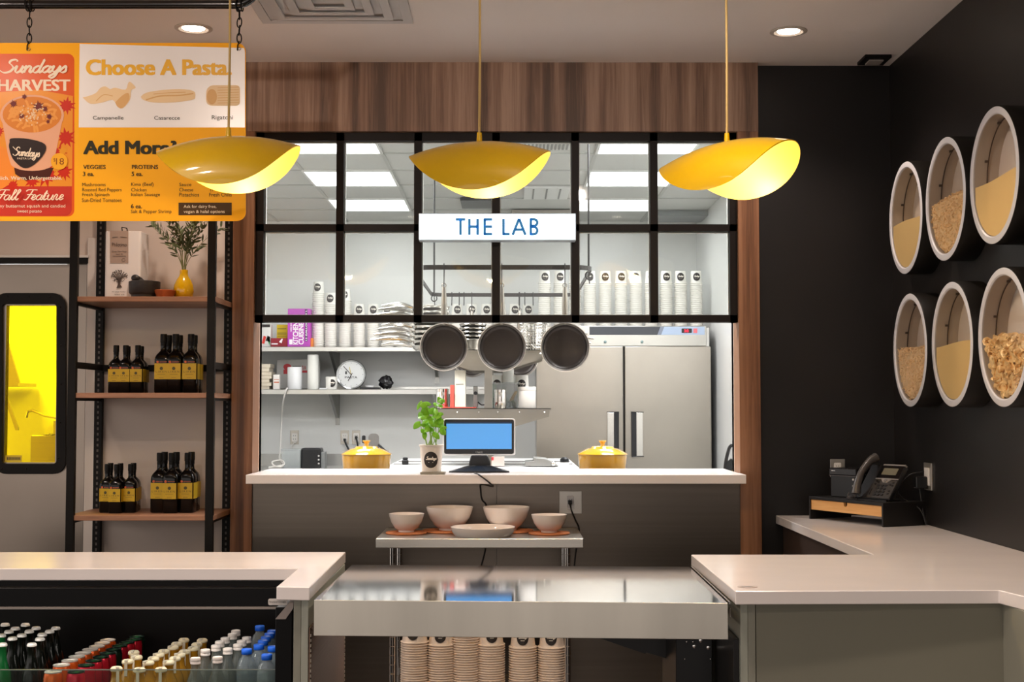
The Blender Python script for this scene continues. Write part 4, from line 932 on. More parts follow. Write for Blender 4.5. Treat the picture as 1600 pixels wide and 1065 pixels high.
# black equipment frame at the right end, bolts and brackets
eq = thing('equipment_frame', 'black metal equipment frame with bolts between the steel counter and the right counter', 'equipment', (XX(1100, 4.1, 1000), 4.2, 0))
ye = 4.05; fe = lambda u, v: W(u, v, ye)
MB().prism([(1056, 1300), (1113, 1300), (1113, 998), (1056, 998)], fe, (0, .35, 0)).build('side_plate', M('equipment_black', '#100e0d', .35), eq, bevel=.002)
MB().box(ex - .016, ex - .001, fy + .02, ye - .002, .05, ZZ(990, 3.8, 1140)).build('post', M('equipment_dark', '#15110f', .3), eq, bevel=.001)
for px, py, r in ((1085, 1009, .006), (1107, 1011, .006), (1095, 1000, .006)): c = W(px, py, ye); MB().lathe([(r, 0), (r, .003), (r * .6, .004), (.0001, .004)], c, 16, Matrix.Rotation(PI / 2, 4, 'X')).build('bolt', chrome, eq)
m = MB()
for px, py, r in ((1070, 1029, 1.2), (1110, 1029, 1.2), (1073, 1002, 2), (1083, 1002, 2)): m.ball(W(px, py, ye - .001), r * ye / F, 8, 6)
m.build('screw', chrome, eq)
MB().prism([(1139.5, 950), (1141, 950), (1141, 964), (1154, 965), (1154, 990), (1155, 990), (1155, 963), (1141, 951)], lambda u, v: W(u, v, 3.86), (0, .02, 0)).build('bracket', steel, eq)
fl_ = tag(MB().prism([(938, 997), (1058, 997), (1048, 1030), (1010, 1019), (1008, 1021)], lambda u, v: W(u, v, 4.3), (0, .02, 0)).build('hanging_flap', M('flap_black', '#14110f', .4), base=W(1000, 1000, 4.3)), 'black slanting flap hanging beneath the steel counter', 'flap')
# left support's inner liner: brown ribs shape the cup stacks' reflection; slotted strips beside
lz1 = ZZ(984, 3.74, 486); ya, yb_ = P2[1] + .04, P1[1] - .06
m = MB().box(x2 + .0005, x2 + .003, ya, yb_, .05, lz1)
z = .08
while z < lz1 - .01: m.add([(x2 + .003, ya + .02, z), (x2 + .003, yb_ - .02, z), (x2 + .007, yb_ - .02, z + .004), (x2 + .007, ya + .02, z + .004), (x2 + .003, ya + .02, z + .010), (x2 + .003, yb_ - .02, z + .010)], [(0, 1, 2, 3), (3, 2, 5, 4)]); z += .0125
m.build('cup_reflection_liner', M('liner_reflection_brown', '#a5846f', .4, .3), lc)
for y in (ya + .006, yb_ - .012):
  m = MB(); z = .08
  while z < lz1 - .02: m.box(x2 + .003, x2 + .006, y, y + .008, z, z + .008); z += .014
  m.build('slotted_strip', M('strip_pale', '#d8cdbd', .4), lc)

# ================================================================== drinks cooler
cb = M('cooler_black', '#0b0a0a', .3, spec=.15); yc0 = P4[1] + .03
xr_ = XX(430, 3.83, 1000); ck = thing('drinks_cooler', 'black open-top drinks cooler under the left countertop', 'cooler', (-1.4, 4.4, 0)); SHZ = .44
m = MB().box(-2.6, xr_, P1[1] - .05 + .34, P1[1] + .31, .05, .80); m.build('back_wall', cb, ck)
MB().box(-2.6, xr_, 4.0, 4.88, SHZ - .02, SHZ - .001).build('shelf', cb, ck)
MB().box(xr_, XX(457, 3.83, 1000) - .001, 3.83, 4.88, .05, zt_ - .03).build('side_wall', cb, ck, bevel=.002)
MB().prism([(430, 967), (452, 941), (458, 941), (458, 950), (446, 967)], lambda u, v: W(u, v, 3.82), (0, .006, 0)).build('corner_cap', M('cooler_cap', '#8f837c', .3, .6), ck)
MB().box(-2.6, xr_ + .03, 4.16, 4.2, ZZ(948, 4.16, 400), ZZ(918, 4.16, 400)).build('header', cb, ck, bevel=.002)
MB().box(-2.6, xr_ - .012, 4.145, 4.158, ZZ(951, 4.15, 400), ZZ(948, 4.15, 400)).build('price_rail', M('rail_grey', '#8a827b', .4), ck)
MB().box(-2.6, xr_ - .001, 4.05, 4.056, SHZ, ZZ(1046, 4.05, 300)).build('glass_guard', glass('guard_glass', '#eef4f0', .8, .03), ck)
MB().box(-2.6, xr_ - .001, 4.049, 4.057, ZZ(1046.7, 4.05, 300), ZZ(1045.6, 4.05, 300)).build('guard_edge', M('guard_edge', '#6f7a74', .2), ck)
t = MB().prism(rrect(419, 945, 449, 935, 2.5, 3), lambda u, v: W(u, v, 3.79), (0, .002, 0)).build('cooler_badge', M('badge_white', '#cbc5bf', .4), ck)
m = MB(); m.text('Structural Concepts', (421, 938.4, 447, 942), lambda u, v: W(u, v, 3.788)); m.build('badge_print', ink, t)
def drink(kind, name, label):
    t = thing(name, label, 'bottle' if 'bottle' in name else 'can')
    L = lambda pr, nm, mt, par=t, seg=18: MB().lathe(pr, seg=seg).build(nm, mt, par, world=False, ang=60)
    if kind in ('green', 'darkg'):
        L([(.0001, .002), (.027, 0), (.030, .004), (.030, .105), (.028, .125), (.018, .155), (.0135, .175), (.0125, .205), (.014, .208), (.014, .213)], 'glass_body', M('green_glass' if kind == 'green' else 'dark_glass', '#12582a' if kind == 'green' else '#0a0d09', .16, spec=.3))
        L([(.0125, .209), (.0155, .211), (.0150, .216), (.012, .220), (.0001, .2205)], 'crown_cap', M('crown_silver', '#dcd8d2', .45, .3))
    elif kind in ('orange', 'redcan', 'greencan'):
        col = {'orange': '#d0591a', 'redcan': '#b3132c', 'greencan': '#0c2418'}[kind]
        L([(.0001, .002), (.022, 0), (.0285, .010), (.029, .014), (.029, .128), (.0265, .139), (.0255, .142)], 'can_body', M('can_' + kind, col, .25, .45))
        L([(.0255, .142), (.0268, .145), (.0262, .1465), (.0245, .1455), (.0235, .142), (.0001, .1415)], 'can_end', M('can_end', '#d5cfc6', .4, .5) if kind == 'orange' else M('can_end_green', '#1d2f26', .3, .8))
        p = MB().box(-.007, .007, -.012, .010, .1425, .1437).build('ring_pull', M('can_end', '#d5cfc6', .4, .5) if kind == 'orange' else M('tab_green', '#1b7a3c', .3, .6), t, world=False, bevel=.0005)
    elif kind == 'flip':
        L([(.0001, .002), (.027, 0), (.030, .004), (.030, .085), (.026, .110), (.0165, .130), (.0145, .150), (.016, .153), (.016, .157)], 'glass_body', M('amber_glass', '#a8761c', .08, coat=.4))
        L([(.0001, .1575), (.016, .157), (.0185, .160), (.018, .166), (.014, .170), (.0001, .171)], 'stopper', M('stopper_cream', '#efe3c0', .45))
        MB().box(-.0045, .0045, -.0215, -.0205, .122, .160).box(-.0045, .0045, -.0215, 0, .167, .172).build('paper_seal', M('seal_paper', '#d8cfba', .6), t, world=False)
    elif kind == 'clear':
        L([(.0001, .002), (.028, 0), (.030, .004), (.030, .10), (.027, .125), (.016, .155), (.0135, .172), (.0135, .182)], 'glass_body', M('clear_bottle', '#6e7470', .06, coat=.6, alpha=.55))
        L([(.0001, .200), (.0145, .200), (.0155, .198), (.0155, .190), (.0145, .189), (.0155, .187), (.0155, .182), (.0135, .181)], 'screw_cap', M('cap_offwhite', '#ece2da', .45))
    else:
        L([(.0001, .002), (.028, 0), (.032, .006), (.032, .03), (.030, .035), (.032, .04), (.032, .12), (.031, .145), (.024, .168), (.0155, .178), (.0145, .184)], 'plastic_body', M('water_bottle', '#8d9aa2', .05, coat=.7, alpha=.45))
        L([(.0001, .202), (.0155, .202), (.017, .200), (.0172, .186), (.0155, .185)], 'blue_cap', M('cap_blue', '#1f66e0', .4))
    return t
def q3(px, py): return (px / 6.667, 950 + py / 6.667)
def q4(px, py): return (220 + px / 5.714, 950 + py / 5.714)
sets = {
 'green': (.2205, 'drink_bottle', [(3.7, 1004), (2, 989.7)], 'green glass bottle with a silver crown cap', 'green glass bottles'),
 'darkg': (.2205, 'drink_bottle', [(49.8, 1004), (19.5, 994.5), (62.5, 995.2), (34, 989.6), (66, 988.5), (14, 984.0), (45.7, 983.5), (77.5, 983.6), (24, 979), (56.5, 978.4), (87, 978.6), (8, 973), (39.7, 973.2)], 'dark glass bottle with a silver crown cap', 'dark glass bottles'),
 'orange': (.1465, 'drink_can', [(83, 1048), (96, 1037.5), (109, 1030.5), (120, 1024.5), (130, 1019), (141, 1013.5), (151.5, 1008.5), (160, 1003.5), (168.5, 998.8)], 'orange can with a silver end', 'orange cans'),
 'redcan': (.1465, 'drink_can', [(119, 1048), (135, 1037.8), (146.5, 1030.8), (157.5, 1024.8), (168, 1019.2), (187, 1007.5), (198, 1002.5), (209, 998)], 'red can with a green end', 'red cans'),
 'greencan': (.1465, 'drink_can', [(177.5, 1013), (214, 993.5)], 'dark green can between the red cans', 'dark green cans'),
 'flip': (.171, 'drink_bottle', [(182, 1040.7), (199.5, 1029.5), (213.7, 1023), (209, 1015.5), (218, 1042.5), (232, 1031.4), (240, 1025), (248, 1019.6), (255.9, 1014), (251.5, 1042), (263.5, 1031), (273.4, 1025), (281.2, 1019.5), (288.2, 1014.5), (270.5, 1007.8), (276, 1002.5), (287.4, 996.4), (302, 1009.4), (307.5, 1003.5), (316, 997)], 'amber bottle with cream stopper', 'amber stopper bottles'),
 'clear': (.200, 'drink_bottle', [(305.4, 1027), (321, 1014), (339.9, 1025.4), (337.5, 1007.3), (343.4, 1001), (352, 995.5), (363.2, 989.4), (368.5, 984), (355.8, 1012), (371.9, 1005.6), (377.6, 999.9), (385.5, 994.8)], 'clear glass bottle with an off-white cap', 'clear glass bottles'),
 'water': (.202, 'water_bottle', [(385.7, 1013), (417, 1021.5), (404.5, 1006), (411, 999.5), (415.5, 993.8), (426.5, 1009), (421, 988.6), (425.5, 984), (406, 977)], 'clear water bottle with a blue cap', 'blue-capped water bottles')}
for kd, (h, nm, pts, desc, grp) in sets.items():
    pr = None; pl = sorted([(WZ(px, py, SHZ + h), px) for px, py in pts], key=lambda t: t[0].y)
    for k, (p, px) in enumerate(pl):
        wh = 'frontmost of its kind' if k == 0 else ('rearmost of its kind' if k == len(pl) - 1 and k else NUM[k] + ' of its kind from the front')
        lb = (desc + ', ' + wh) if kd != 'greencan' else desc + (', nearer one' if k == 0 else ', farther one')
        if pr is None: pr = drink(kd, nm, lb); pr.location = (p.x, p.y, SHZ); pr['group'] = grp + ' in the cooler'; pr['label'] = lb
        else: dup(pr, (p.x, p.y, SHZ), random.uniform(-.6, .6), lb)
# ================================================================== pasta displays on the black wall
XF = 1.67; RO, RI = .238, .209
ringm = M('ring_silver_white', '#b9b7ba', .4); innerw = M('display_inner', '#b5aba1', .55); backm = M('display_back', '#d6cdc8', .5)
def roty(y, z): return Vector((XF, y, z))
tube_c = {'elbow': '#f0cf9f', 'twist': '#edcfa6', 'bell': '#f3d49e', 'powder': '#d9b16a'}
def display(yc, zc, kind, lab, fl, seed):
    random.seed(seed); c = Vector((XF, yc, zc)); t = thing('pasta_display', lab, 'wall display', (XR, yc, zc), group='round pasta displays on the black wall')
    A = Matrix.Rotation(-PI / 2, 4, 'Y')  # lathe axis z -> -x
    O = lambda d: Vector((XF + d, yc, zc))
    L = lambda pr: MB().lathe(pr, c, 64, A)
    L([(RO, -.099), (RO, -.002), (RO - .003, .002)]).build('barrel', black, t)
    L([(RO - .003, .002), (RO - .008, .004), (RI + .004, .004), (RI, .0), (RI, -.006)]).build('face_ring', ringm, t)
    L([(RI, -.006), (RI, -.092)]).build('inner_wall', innerw, t)
    L([(RI, -.092), (.0001, -.092)]).build('back_plate', backm, t)
    m = MB(); m.tube([Vector((XF + .050, yc + (RI - .003) * math.cos(a), zc + (RI - .003) * math.sin(a))) for a in [PI * (-.02 + 1.04 * k / 40) for k in range(41)]], .0022, 6)
    for a in (.42, 1.3, 2.35, 3.0): m.box(XF + .036, XF + .047, yc + (RI - .008) * math.cos(a) - .004, yc + (RI - .008) * math.cos(a) + .004, zc + (RI - .008) * math.sin(a) - .004, zc + (RI - .008) * math.sin(a) + .004)
    m.build('seam_wire', M('seam_dark', '#4a3d35', .5), t)
    m = MB(); m.lathe([(RI - .0005, -.001), (.0001, -.001)], c, 48, A); m.build('glass_front', glass('display_glass', '#f2efea', .5, .05), t)
    # filling
    xa, xb = XF + .004, XF + .088; r = RI - .002
    def level(y): return fl + .006 * math.sin((y - yc) * 9 + seed)
    if kind != 'powder': col = M('pasta_' + kind, tube_c[kind], .5, noise=.15, nscale=(40, 40, 40))
    else: col = M('semolina', '#efcf90', .8, noise=.03, nscale=(300, 300, 300))
    off = .0 if kind == 'powder' else (.016 if kind == 'bell' else .008)
    lo = []; n = 40; rr = r - off * .7
    poly = []
    for k in range(n + 1):
        y = -rr + 2 * rr * k / n; poly.append((y, -math.sqrt(max(rr * rr - y * y, 0))))
    top = [(y, min(level(y + yc) - off, math.sqrt(max(rr * rr - y * y, 0)))) for y, _ in reversed(poly)]
    poly = [p for p in poly if p[1] < level(p[0] + yc) - off]; top = [(y, zz) for y, zz in top if -math.sqrt(max(rr * rr - y * y, 0)) < level(y + yc) - off]
    pts = poly + top
    mb = MB()
    body = MB().prism(pts, lambda u, v: Vector((xa + off * .8, yc + u, zc + v)), (xb - xa - off, 0, 0))
    nm = {'powder': 'pasta_flour', 'elbow': 'elbow_pasta', 'twist': 'twisted_pasta', 'bell': 'bell_pasta'}[kind]
    lbl = {'powder': 'pale yellow pasta flour', 'elbow': 'short curved pasta pieces', 'twist': 'thin twisted pasta pieces', 'bell': 'large bell-shaped pasta pieces'}[kind] + ' filling the ' + lab.split(' pasta display')[0].replace('round ', '') + ' display'
    lbl = nm.replace('_', ' ') + ' filling the ' + lab.replace('round display', 'display')
    if kind == 'powder': mb = body
    else:
        size = {'elbow': .0085, 'twist': .0095, 'bell': .020}[kind]; step = {'elbow': .0105, 'twist': .0115, 'bell': .0215}[kind]
        mb.v += body.v; mb.f += body.f; mb.sm += body.sm
        ny = int(2 * r / step) + 1; pr = []
        for i in range(ny):
            for j in range(ny):
                y = -r + step * (i + .5 * (j % 2)) + random.uniform(-.25, .25) * step; z = -r + step * j * .92 + random.uniform(-.25, .25) * step
                if math.hypot(y, z) > r - size * .5 or z > level(y + yc) - size * .2: continue
                pr.append((xa + size * .45 + random.uniform(0, size * 1.0), y, z))
        for k in range(int(240 if kind != 'bell' else 60)):
            y = random.uniform(-r + .03, r - .03); pr.append((random.uniform(xa + size, xb - size), y, level(y + yc) - size * .3))
        for x, y, z in pr:
            R = Euler((random.uniform(0, 6.3), random.uniform(0, 6.3), random.uniform(0, 6.3))).to_matrix().to_4x4(); cc = Vector((x, yc + y, zc + z)); s = size * random.uniform(.8, 1.1)
            if kind == 'bell':
                mb.lathe([(s * .25, -s * .75), (s * .34, -s * .2), (s * .42, s * .3), (s * .78, s * .75), (s * .70, s * .75), (s * .34, s * .3), (s * .2, -s * .6)], cc, 8, R)
                mb.tube([cc + R.to_3x3() @ Vector((s * (.45 + .1 * math.sin(a * 3)) * math.cos(a), s * .5 * math.sin(a), s * (.4 + .25 * math.sin(a * 2)))) for a in [k * .8 for k in range(7)]], s * .13, 5)
            elif kind == 'elbow':
                mb.tube([cc + R.to_3x3() @ Vector((s * .6 * math.cos(a), s * .6 * math.sin(a), 0)) for a in (0, .7, 1.4, 2.1)], s * .30, 6)
            else:
                mb.tube([cc + R.to_3x3() @ Vector((-s, s * .2, 0)), cc + R.to_3x3() @ Vector((-s * .3, -s * .2, s * .15)), cc + R.to_3x3() @ Vector((s * .3, s * .2, -s * .15)), cc + R.to_3x3() @ Vector((s, -s * .15, 0))], s * .22, 5)
    o = mb.build(nm, col, base=c); tag(o, lbl, 'pasta', kind='stuff' if kind != 'powder' else 'stuff')
ZU, ZL = 2.20, 1.642
display(5.62, ZU, 'powder', 'round display at the far end of the upper row', -.014, 1)
display(5.105, ZU, 'elbow', 'round display in the middle of the upper row', .004, 2)
display(4.59, ZU + .002, 'powder', 'round display at the near end of the upper row', -.008, 4)
display(5.585, ZL, 'twist', 'round display at the far end of the lower row', .012, 5)
display(5.055, ZL, 'powder', 'round display in the middle of the lower row', .002, 9)
display(4.53, ZL, 'bell', 'round display at the near end of the lower row', .004, 12)

# ================================================================== monitor stand, phone, box
Af, An = Vector((1.334, 6.0, CZ)), Vector((1.546, 5.57, CZ)); ux = (An - Af).normalized(); Wd = .475; uy = Vector((-ux.y, ux.x, 0)); ang = math.atan2(ux.y, ux.x); hS = .100; Dp = .235
mk = M('stand_black', '#171413', .45)
sd = thing('desk_organizer', 'black desk stand with a bamboo drawer on the counter by the black wall', 'stand', Af, ang)
def LB(mb, *a): return mb.box(*a)
m = MB().box(0, Wd, 0, Dp, hS - .012, hS).box(0, .008, 0, Dp, 0, hS - .012).box(Wd - .008, Wd, 0, Dp, 0, hS - .012).box(.008, Wd - .008, .02, Dp, hS - .060, hS - .057); m.build('shell', mk, sd, world=False, bevel=.0015)
notch = [(.009, hS - .058), (Wd - .009, hS - .058), (Wd - .009, hS - .014)] + [(Wd / 2 + .011 * math.cos(a), hS - .014 - .018 * (1 if 0 < k < 8 else 0) * math.sin(a) ** .5) for k, a in enumerate([PI * k / 8 for k in range(9)])] + [(.009, hS - .014)]
MB().prism(notch, lambda u, v: Vector((u, .006, v)), (0, .012, 0)).build('drawer', wood('bamboo', '#c08a4e', '#d19c60', '#dcae78', (3, 60, 60), 10, axis=2), sd, world=False)
def onstand(x, y, z=0): return Af + ux * x + uy * y + Vector((0, 0, hS + z))
# receipt-printer-like box
bx = thing('receipt_printer', 'small black box printer with two white buttons on the desk stand', 'printer', onstand(.075, .06), ang + .28)
MB().box(0, .135, 0, .12, 0, .122).build('body', M('printer_black', '#0e0d0e', .3), bx, world=False, bevel=.004)
MB().box(-.003, .138, -.006, .115, .096, .128).build('lid', M('printer_lid', '#1b191a', .22), bx, world=False, bevel=.004)
m = MB()
for z in (.080, .052): m.lathe([(.0045, 0), (.0045, .002), (.0001, .002)], (.118, -.0005, z), 14, Matrix.Rotation(PI / 2, 4, 'X'))
m.build('button', M('button_white', '#cfcac6', .4), bx, world=False)
m = MB(); m.box(.010, .03, -.0068, -.006, .114, .118).build('badge', M('grey_print', '#a9abae', .4), bx, world=False)
MB().box(-.001, .135, -.007, -.005, .094, .0955).build('slot_trim', M('trim_grey', '#6b6462', .35), bx, world=False)
# outlet behind the printer
outlet('steel outlet plate on the black wall behind the small printer', 1297, 1320, 717, 745, YB)
# desk phone: body lying tilted
pb = thing('desk_phone', 'black desk phone with grey handset and small screen on the desk stand', 'phone', onstand(.262, .038, .004), ang + .12, rot=None)
dkg = M('phone_body', '#3a3633', .4); Mt = Matrix.Rotation(math.radians(52), 4, 'X')
def ph(u, v, w=0): return Mt @ Vector((u, v, w)) + Vector((0, 0, .006))
def slabp(pts, w0, w1, name, mat, par=pb, bevel=0): return MB().prism(pts, lambda u, v: ph(u, v, w0), Mt.to_3x3() @ Vector((0, 0, w1 - w0))).build(name, mat, par, world=False, bevel=bevel)
slabp(rrect(.0, .0, .185, .175, .006, 3), -.022, 0, 'body', M('phone_black', '#1a1818', .35), bevel=.002)
slabp(rrect(.062, .004, .183, .095, .004, 3), 0, .002, 'keypad_plate', dkg)
slabp(rrect(.064, .104, .183, .172, .004, 3), 0, .003, 'screen_bezel', M('phone_bezel', '#121111', .2))
slabp(rrect(.082, .122, .160, .156, .003, 3), .003, .004, 'screen', M('phone_screen', '#6f6a58', .3))
slabp([(.064, .0955), (.183, .0955), (.185, .106), (.064, .106)] if False else [(.062, .098), (.095, .098), (.112, .082), (.134, .082), (.150, .098), (.184, .098), (.184, .104), (.062, .104)], .001, .004, 'silver_band', M('phone_silver', '#b7b2ad', .3, .7))
slabp([(.068, .170), (.184, .170), (.188, .177), (.070, .177)], -.01, .004, 'top_edge', M('phone_silver', '#b7b2ad', .3, .7))
m = MB()
for z in (0,):
    for p_, w0, w1 in [(circ(.123, .091, .0085, 16), .004, .007)]: m.prism(p_, lambda u, v: ph(u, v, w0), Mt.to_3x3() @ Vector((0, 0, w1 - w0)))
m.build('navigation_button', M('phone_button', '#8a8580', .3, .4), pb, world=False)
ky = M('key_black', '#23201f', .35)
for r_ in range(4):
    for c_ in range(3):
        u, v = .090 + c_ * .0195, .062 - r_ * .0155
        slabp(rrect(u, v, u + .0145, v + .0095, .002, 2), .002, .005, 'key', ky)
for u, v in ((.070, .070), (.082, .080), (.070, .086), (.150, .070), (.162, .080), (.165, .066), (.160, .038), (.160, .024)): slabp(rrect(u, v, u + .010, v + .007, .002, 2), .002, .005, 'key', ky)
slabp(rrect(.068, .018, .072, .050, .001, 2), .002, .004, 'volume_key', ky)
m = MB()
hs = [Vector(q) for q in smooth([tuple(ph(.026, .000, .028)), tuple(ph(.024, .04, .044)), tuple(ph(.022, .10, .052)), tuple(ph(.024, .165, .040)), tuple(ph(.026, .195, .022))], 5)]
n = len(hs); m.tube(hs, [.021 - .006 * math.sin(PI * i / (n - 1)) for i in range(n)], 14)
m.build('handset', M('handset_grey', '#4a4542', .38, coat=.2), pb, world=False)
# stand foot of the phone so it rests on the desk stand
MB().prism([(.012, 0), (.17, 0), (.17, .006), (.012, .006)], lambda u, v: Vector((u, .0, v - .004)), (0, .09, 0)).build('foot', M('phone_black', '#1a1818', .35), pb, world=False)
m = MB(); p0 = onstand(.225, .035, .022); pts = []
for k in range(110):
    t_ = k / 109; c = p0 + ux * (.07 * t_) + uy * (-.03 * math.sin(PI * t_)) + Vector((0, 0, -.012 * math.sin(PI * t_))); a = t_ * 2 * PI * 12; pts.append(c + Vector((0, .006 * math.cos(a), .006 * math.sin(a))) + ux * .002 * math.sin(a))
tag(m.tube(pts, .0016, 6).build('coiled_cable', M('cord_dark', '#4a4442', .4), base=p0), 'short coiled cord curling below the phone handset', 'cord')
# outlet on the black side wall with adapters
Yw = WX_ = None
def WXp(px, py, X): d = ray(px, py); return CAM + d * (X / d.x)
o1 = WXp(1452, 745, XR - .001)
ot = thing('wall_outlet', 'outlet plate on the side wall with black adapters plugged in', 'outlet', o1)
yy0, yy1 = WXp(1449.5, 745, XR).y, WXp(1457.5, 745, XR).y; z0, z1 = WXp(1452, 765, XR).z, WXp(1452, 723, XR).z
MB().box(XR - .007, XR - .0005, yy1, yy0 + .03, z0, z1).build('cover_plate', plate_m, ot, bevel=.001)
MB().box(XR - .011, XR - .0072, yy1 + .02, yy0 + .012, z0 + .02, z1 - .02).build('socket', outw, ot)
ad = thing('power_adapter', 'black power adapter with cables plugged into the side wall outlet', 'adapter', (XR - .05, (yy0 + yy1) / 2 + .02, (z0 + z1) / 2))
ym = (yy0 + yy1) / 2 + .02
MB().box(XR - .060, XR - .0115, ym - .022, ym + .022, (z0 + z1) / 2 - .05, (z0 + z1) / 2 + .0).build('housing', M('adapter_black', '#0d0c0c', .4), ad, bevel=.004)
m = MB().tube([Vector(q) for q in smooth([(XR - .04, ym, (z0 + z1) / 2 - .05), (XR - .03, ym - .01, CZ + .06), (XR - .02, ym - .02, CZ + .008), (XR - .03, ym + .05, CZ + .006)], 6)], .0035, 7)
m.tube([Vector(q) for q in smooth([(XR - .02, ym, (z0 + z1) / 2 + .02), (XR - .09, ym, (z0 + z1) / 2 + .0), (XR - .12, ym + .03, CZ + hS + .03), (XR - .05, ym - .03, CZ + .07), (XR - .03, ym - .05, CZ + .006)], 6)], .003, 7)
m.build('cable', M('black_rubber', '#151210', .5), ad)
# ================================================================== kitchen beyond the pass
def fY(Y): return lambda u, v: W(u, v, Y)
def bx(mb, px0, px1, py0, py1, Y, d): return mb.prism([(px0, py1), (px1, py1), (px1, py0), (px0, py0)], fY(Y), (0, d, 0))
def one(mb, name, mat, label, cat, base, bevel=0, group=None): return tag(mb.build(name, mat, base=base, bevel=bevel), label, cat, group)
kst = M('kitchen_steel', '#c2c1bd', .30, 1, noise=.06, nscale=(1.2, 3, 14))
# ---- refrigerator
YR = 10.5; fx0, fx1 = XX(838, YR, 640), XX(1111, YR, 640)
zt_f = ZZ(509, YR, 950); zd = ZZ(541, YR, 950)
rf = thing('refrigerator', 'tall two-door stainless refrigerator with a digital display panel', 'refrigerator', ((fx0 + fx1) / 2, 10.9, 0))
MB().box(fx0 + .005, fx1 - .002, YR + .04, YR + .82, .1, zt_f - .01).build('housing', kst, rf, bevel=.004)
MB().box(fx0, fx1 - .03, YR + .01, YR + .04, zd + .004, zt_f).build('header_panel', M('fridge_header', '#aeaca6', .3, .9), rf, bevel=.003)
xm = XX(975, YR, 640)
dm = M('fridge_door', '#a19b92', .30, 1, noise=.10, nscale=(1.6, 2, 1.3))
for a_, b_, s in ((fx0, xm - .006, -1), (xm + .006, fx1, 1)):
    dr = MB().box(a_, b_, YR - .02, YR + .04, .16, zd).build('door', dm, rf, bevel=.006, seg=2)
    h0, h1 = ZZ(713, YR, 970), ZZ(643, YR, 970); hx = xm + s * (.055 if s > 0 else .045)
    hb = MB().box(hx, hx + s * .035, YR - .055, YR - .021, h0, h1).box(hx, hx + s * .095, YR - .055, YR - .048, h1 - .006, h1).box(hx, hx + s * .095, YR - .055, YR - .048, h0, h0 + .006)
    hb.build('handle', blk, dr, bevel=.002)
    MB().box(hx + s * .036, hx + s * .088, YR - .045, YR - .021, h0 + .007, h1 - .007).build('handle_plate', M('handle_steel', '#cfccc6', .2, 1), dr, bevel=.002)
MB().box(xm - .0055, xm + .0055, YR - .012, YR + .039, .16, zd).build('door_gasket', black, rf)
f = lambda u, v: W(u, v, YR + .008)
MB().prism([(921, 523), (1027, 523), (1032, 510), (921, 510)], f, (0, .002, 0)).build('display_strip', M('strip_dark', '#3a3c42', .4), rf)
MB().prism([(1033, 523), (1101, 523), (1101, 510), (1038, 510)], f, (0, .002, 0)).build('display_strip', M('strip_blue', '#a5b6ce', .4), rf)
MB().prism([(1027, 523), (1033, 523), (1038, 510), (1032, 510)], f, (0, .002, 0)).build('display_strip', M('strip_mid', '#7c8494', .4), rf)
ds = MB().prism(rrect(1065, 520, 1081, 513, 1, 2), fY(YR + .005), (0, .003, 0)).build('display', blk, rf)
m = MB(); m.text('38', (1069, 514.6, 1076, 518.8), fY(YR + .003)); m.build('digits', M('led_red', '#e01030', .4, emit='#ff1838', es=2.5), ds)
MB().prism(rrect(1083.5, 520, 1089.5, 513, .5, 2), fY(YR + .005), (0, .003, 0)).build('switch', M('switch_red', '#c26a6e', .4, emit='#d85060', es=.4), rf)
m = MB()
for px in (945.5, 1003): m.lathe([(.012, 0), (.012, .008), (.0001, .010)], W(px, 534, YR + .009), 14, Matrix.Rotation(PI / 2, 4, 'X'))
m.build('lock', M('lock_metal', '#6f8080', .3, .8), rf)
for x in (fx0 + .1, fx1 - .1): MB().cyl((x, YR + .12, 0), (x, YR + .12, .1), .025).build('foot', blk, rf)

# ---- wall shelves
YS = 11.05
def shelf(name, label, px0, px1, pyt, pyb, brs, Yf=YS):
    x0, x1 = (px0 if px0 < 0 else XX(px0, Yf, 560)), XX(px1, Yf, 560); z1, z0 = ZZ(pyt, Yf, 600), ZZ(pyb, Yf, 600)
    t = thing(name, label, 'shelf', ((x0 + x1) / 2, 11.3, z1))
    MB().box(x0, x1, Yf, YK - .005, z1 - .004, z1).box(x0, x1, Yf, Yf + .004, z0, z1).box(x0, x1, YK - .009, YK - .005, z1, z1 + .03).build('board', kst, t, bevel=.001)
    for px in brs:
        x = XX(px, YK, 600); MB().add([(x - .012, Yf + .02, z0 + .005), (x - .012, YK - .006, z0 + .005), (x - .012, YK - .006, z0 - .20), (x - .012, YK - .05, z0 - .20), (x + .012, Yf + .02, z0 + .005), (x + .012, YK - .006, z0 + .005), (x + .012, YK - .006, z0 - .20), (x + .012, YK - .05, z0 - .20)],
            [(0, 1, 2, 3), (7, 6, 5, 4), (0, 4, 5, 1), (1, 5, 6, 2), (2, 6, 7, 3), (3, 7, 4, 0)]).box(x - .018, x + .018, YK - .008, YK - .001, z0 - .26, z0 + .01).build('bracket', M('bracket_steel', '#8e8d8a', .35, .9), t)
    return z1
zu = shelf('wall_shelf', 'upper stainless wall shelf loaded with cup stacks', -2.295, 836, 541.5, 548.5, (528, 683))
zl = shelf('wall_shelf', 'lower stainless wall shelf carrying the clock', -2.295, 762, 608, 615.5, (528, 683))
def ux_(px): return XX(px, 11.2, 560)
